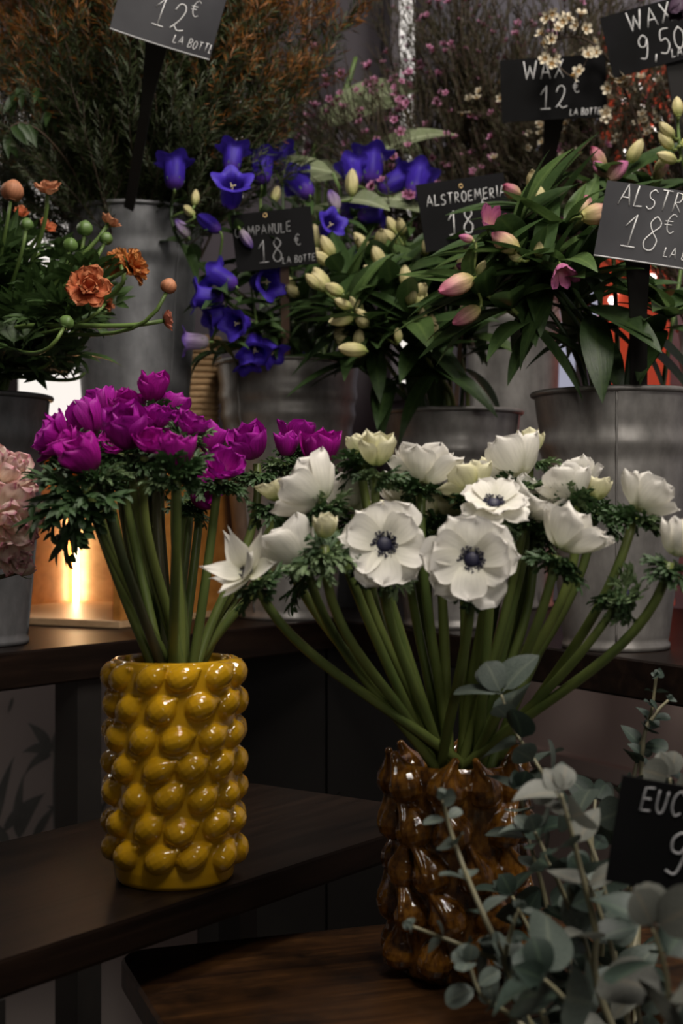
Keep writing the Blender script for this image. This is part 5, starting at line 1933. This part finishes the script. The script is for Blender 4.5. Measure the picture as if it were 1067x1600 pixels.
def sign(name, label, c, w, h, roll, yaw, pitch, bend, texts, stalk, matk='slate', chalk='chalk', edge=True, eyelet=False, stroke=.00095, post_m='black', clip=True):
    """a chalk price board; bend > 0 bulges towards the viewer; texts: (string, x, y, height, slant) in board units"""
    M = Matrix.Translation(c) @ Matrix.Rotation(math.radians(yaw), 4, 'Z') @ Matrix.Rotation(PI / 2 + math.radians(pitch), 4, 'X') @ Matrix.Rotation(math.radians(roll), 4, 'Z')
    t = thing(name, label, 'sign', c)

    def S(x, y, off=0.):
        if abs(bend) < 1e-4:
            return M @ V(x, y, off)
        r = 1 / abs(bend)
        a = x / r
        zz = r * (math.cos(a) - 1)
        nx, nz = math.sin(a), math.cos(a)
        if bend < 0:
            zz, nx = -zz, -nx
        return M @ V(r * math.sin(a) + nx * off, y, zz + nz * off)
    mb = MB()
    n = 16
    out = round_poly([(-w / 2, -h / 2), (w / 2, -h / 2), (w / 2, h / 2), (-w / 2, h / 2)], .006, 4)
    fr = [[S(-w / 2 + w * i / n, -h / 2 + h * j / 2, .0012) for i in range(n + 1)] for j in range(3)]
    bk = [[S(-w / 2 + w * i / n, -h / 2 + h * j / 2, -.0012) for i in range(n + 1)] for j in range(3)]
    mb.grid(fr)
    mb.grid([list(reversed(r)) for r in bk])

    def side(a, b):
        mb.grid([a, b])
    side(fr[0][::-1], bk[0][::-1])
    side(fr[2], bk[2])
    side([r[0] for r in fr], [r[0] for r in bk])
    side([r[-1] for r in fr][::-1], [r[-1] for r in bk][::-1])
    b = obj('board', mb.mesh('sign_board', MT[matk]), t)
    if edge:
        mb = MB()
        loop = [(-w / 2 + w * i / n, -h / 2) for i in range(n + 1)]
        mb.tube([S(x, y, .0008) for x, y in loop], .0011, 6)
        obj('edge', mb.mesh('edge', MT['rimline']), b)
    for (txt, x, y, th, sl) in texts:
        mb = MB()
        cx = x
        rg = random.Random(hash_s(txt))
        for ch in txt:
            if ch == ' ':
                cx += th * .45
                continue
            g = GL[ch]
            curve = g[0] == 'c'
            wmax = 0
            jy = rg.uniform(-.04, .04) * th
            sc = th * rg.uniform(.94, 1.06)
            for k, line in enumerate(g[1:] if curve else g):
                pts = [V(cx + p[0] * sc * .8 + p[1] * sc * sl, y + p[1] * sc + jy + (cx - x) * .0, 0) for p in line]
                wmax = max(wmax, max(p[0] for p in line))
                if curve and k == 0:
                    pts = catmull(pts, 5)
                else:
                    q = [pts[0]]
                    for a_, b_ in zip(pts[:-1], pts[1:]):
                        q += [a_.lerp(b_, .5), b_]
                    pts = q
                pts = [p for p in pts if abs(p.x) < w / 2 - .001 and abs(p.y) < h / 2 - .001]
                if len(pts) > 1:
                    mb.tube([S(p.x, p.y, .0013) for p in pts], stroke * (1 if th > .02 else .7), 5)
            cx += (wmax * .8 + .22) * th
        obj('lettering', mb.mesh('lettering', MT[chalk], True), b)
    if eyelet:
        mb = MB()
        ex, ey = eyelet
        mb.tube([S(ex + .0026 * math.cos(2 * PI * k / 12), ey + .0026 * math.sin(2 * PI * k / 12), .0014) for k in range(13)], .0008, 6)
        obj('eyelet', mb.mesh('eyelet', MT['brass']), b)
    if stalk:
        (x0, foot, w0, w1) = stalk
        p = S(x0, -h / 2 + (.03 if clip else .02), -.004)
        d = (foot - p)
        mb = MB()
        rows = []
        side_ = d.normalized().cross(V(0, 1, 0)).normalized()
        fwd = side_.cross(d.normalized()).normalized()
        for i in range(13):
            v = i / 12
            ww = (w0 + (w1 - w0) * min(1, v * 2.6)) / 2
            q = p + d * v
            tk = .0022
            rows.append([q + side_ * ww + fwd * tk, q - side_ * ww + fwd * tk, q - side_ * ww - fwd * tk, q + side_ * ww - fwd * tk])
        mb.grid(rows, closed=True)
        mb.f += [(0, 1, 2, 3), tuple(len(mb.v) - k for k in (1, 2, 3, 4))]
        mb.m += [0, 0]
        obj('stalk', mb.mesh('stalk', MT[post_m], False), t)
    return t


def hash_s(s):
    return sum((i + 1) * ord(c) for i, c in enumerate(s))


D = 1.78
u = D / F
sign('price_sign', 'grey smudged chalk sign reading 12 euro before the rust tipped foliage', P(264, 20, D), 162 * u, 104 * u, -16, 4, 6, -3.2,
     [('12', -.018, -.018, .036, .06), ('€', .026, .004, .019, .05), ('LA BOTTE', .014, -.034, .0105, .1)], (-.008, B_TALL + V(.0, -.082, .315), .034, .014), 'slate_grey', stroke=.0008)
D = 2.06
u = D / F
sign('price_sign', 'black chalk sign reading WAX 12 euro behind the creamy waxflower sprig', P(865, 138, D), 164 * u, 96 * u, 2, -4, 4, 1.5,
     [('WAX', -.042, .014, .026, .0), ('12', -.020, -.028, .034, .05), ('€', .028, -.008, .016, .05), ('LA BOTTE', .022, -.040, .009, .12)], (.004, B_WAXP + V(.02, -.06, .50), .034, .012), 'slate', edge=False)
D = 1.98
u = D / F
sign('price_sign', 'black chalk sign reading WAX 9,50 high in the right corner', P(1032, 52, D), 170 * u, 96 * u, 13, -6, 4, 1.5,
     [('WAX', -.040, .012, .027, .0), ('9,50', -.034, -.029, .032, .06), ('LA BOTTE', .008, -.037, .012, .12)], (.018, B_WAXW + V(-.045, -.045, .30), .036, .016), 'slate', edge=False)
D = 1.93
u = D / F
sign('price_sign', 'black chalk sign reading ALSTROEMERIA 18 between white and pink alstroemeria', P(726, 332, D), 140 * u, 106 * u, 9, 4, 0, 0,
     [('ALSTROEMERIA', -.050, .014, .0145, .06), ('18', -.026, -.028, .032, .08), ('€', .024, .000, .014, .0)], (.0, B_ALST + V(.0, .02, .2), .008, .006), 'slate', edge=False, eyelet=(.0, .036), post_m='stake', clip=False)
D = 1.50
u = D / F
sign('price_sign', 'large grey curved chalk sign reading ALSTROEMERIA 18 euro before the pink alstroemeria', P(1032, 354, D), 188 * u, 118 * u, -10, -6, 4, 2.6,
     [('ALSTROEMERIA', -.048, .016, .021, .1), ('18', -.038, -.026, .034, .12), ('€', .004, -.006, .019, .1), ('LA BOTTE', .008, -.031, .0105, .12)], (-.022, B_RIGHT + V(.012, -.074, .27), .030, .019), 'slate_grey', stroke=.0008)
D = 1.94
u = D / F
sign('price_sign', 'dark chalk sign reading CAMPANULE 18 euro among the violet blue bells', P(428, 374, D), 126 * u, 90 * u, 7, 2, 0, 0,
     [('CAMPANULE', -.052, .008, .0130, .04), ('18', -.024, -.030, .030, .06), ('€', .028, -.012, .014, .0), ('LA BOTTE', .008, -.035, .009, .1)], (.012, B_CAMP + V(.0, -.085, .372), .012, .012), 'slate', 'chalk_dim', edge=False, eyelet=(-.008, .034), post_m='stake', clip=False)
D = .82
u = D / F
sign('price_sign', 'out of focus black chalk sign reading EUCALYPTUS 9 in the eucalyptus at the right border', P(1062, 1312, D), 205 * u, 168 * u, -9, -8, 0, 0,
     [('EUCALYPTUS', -.025, .013, .0135, .08), ('9', -.006, -.019, .024, .08)], (.0, B_EUC + V(.03, -.03, .2), .012, .008), 'slate', 'chalk_mid', edge=False, stroke=.0008)
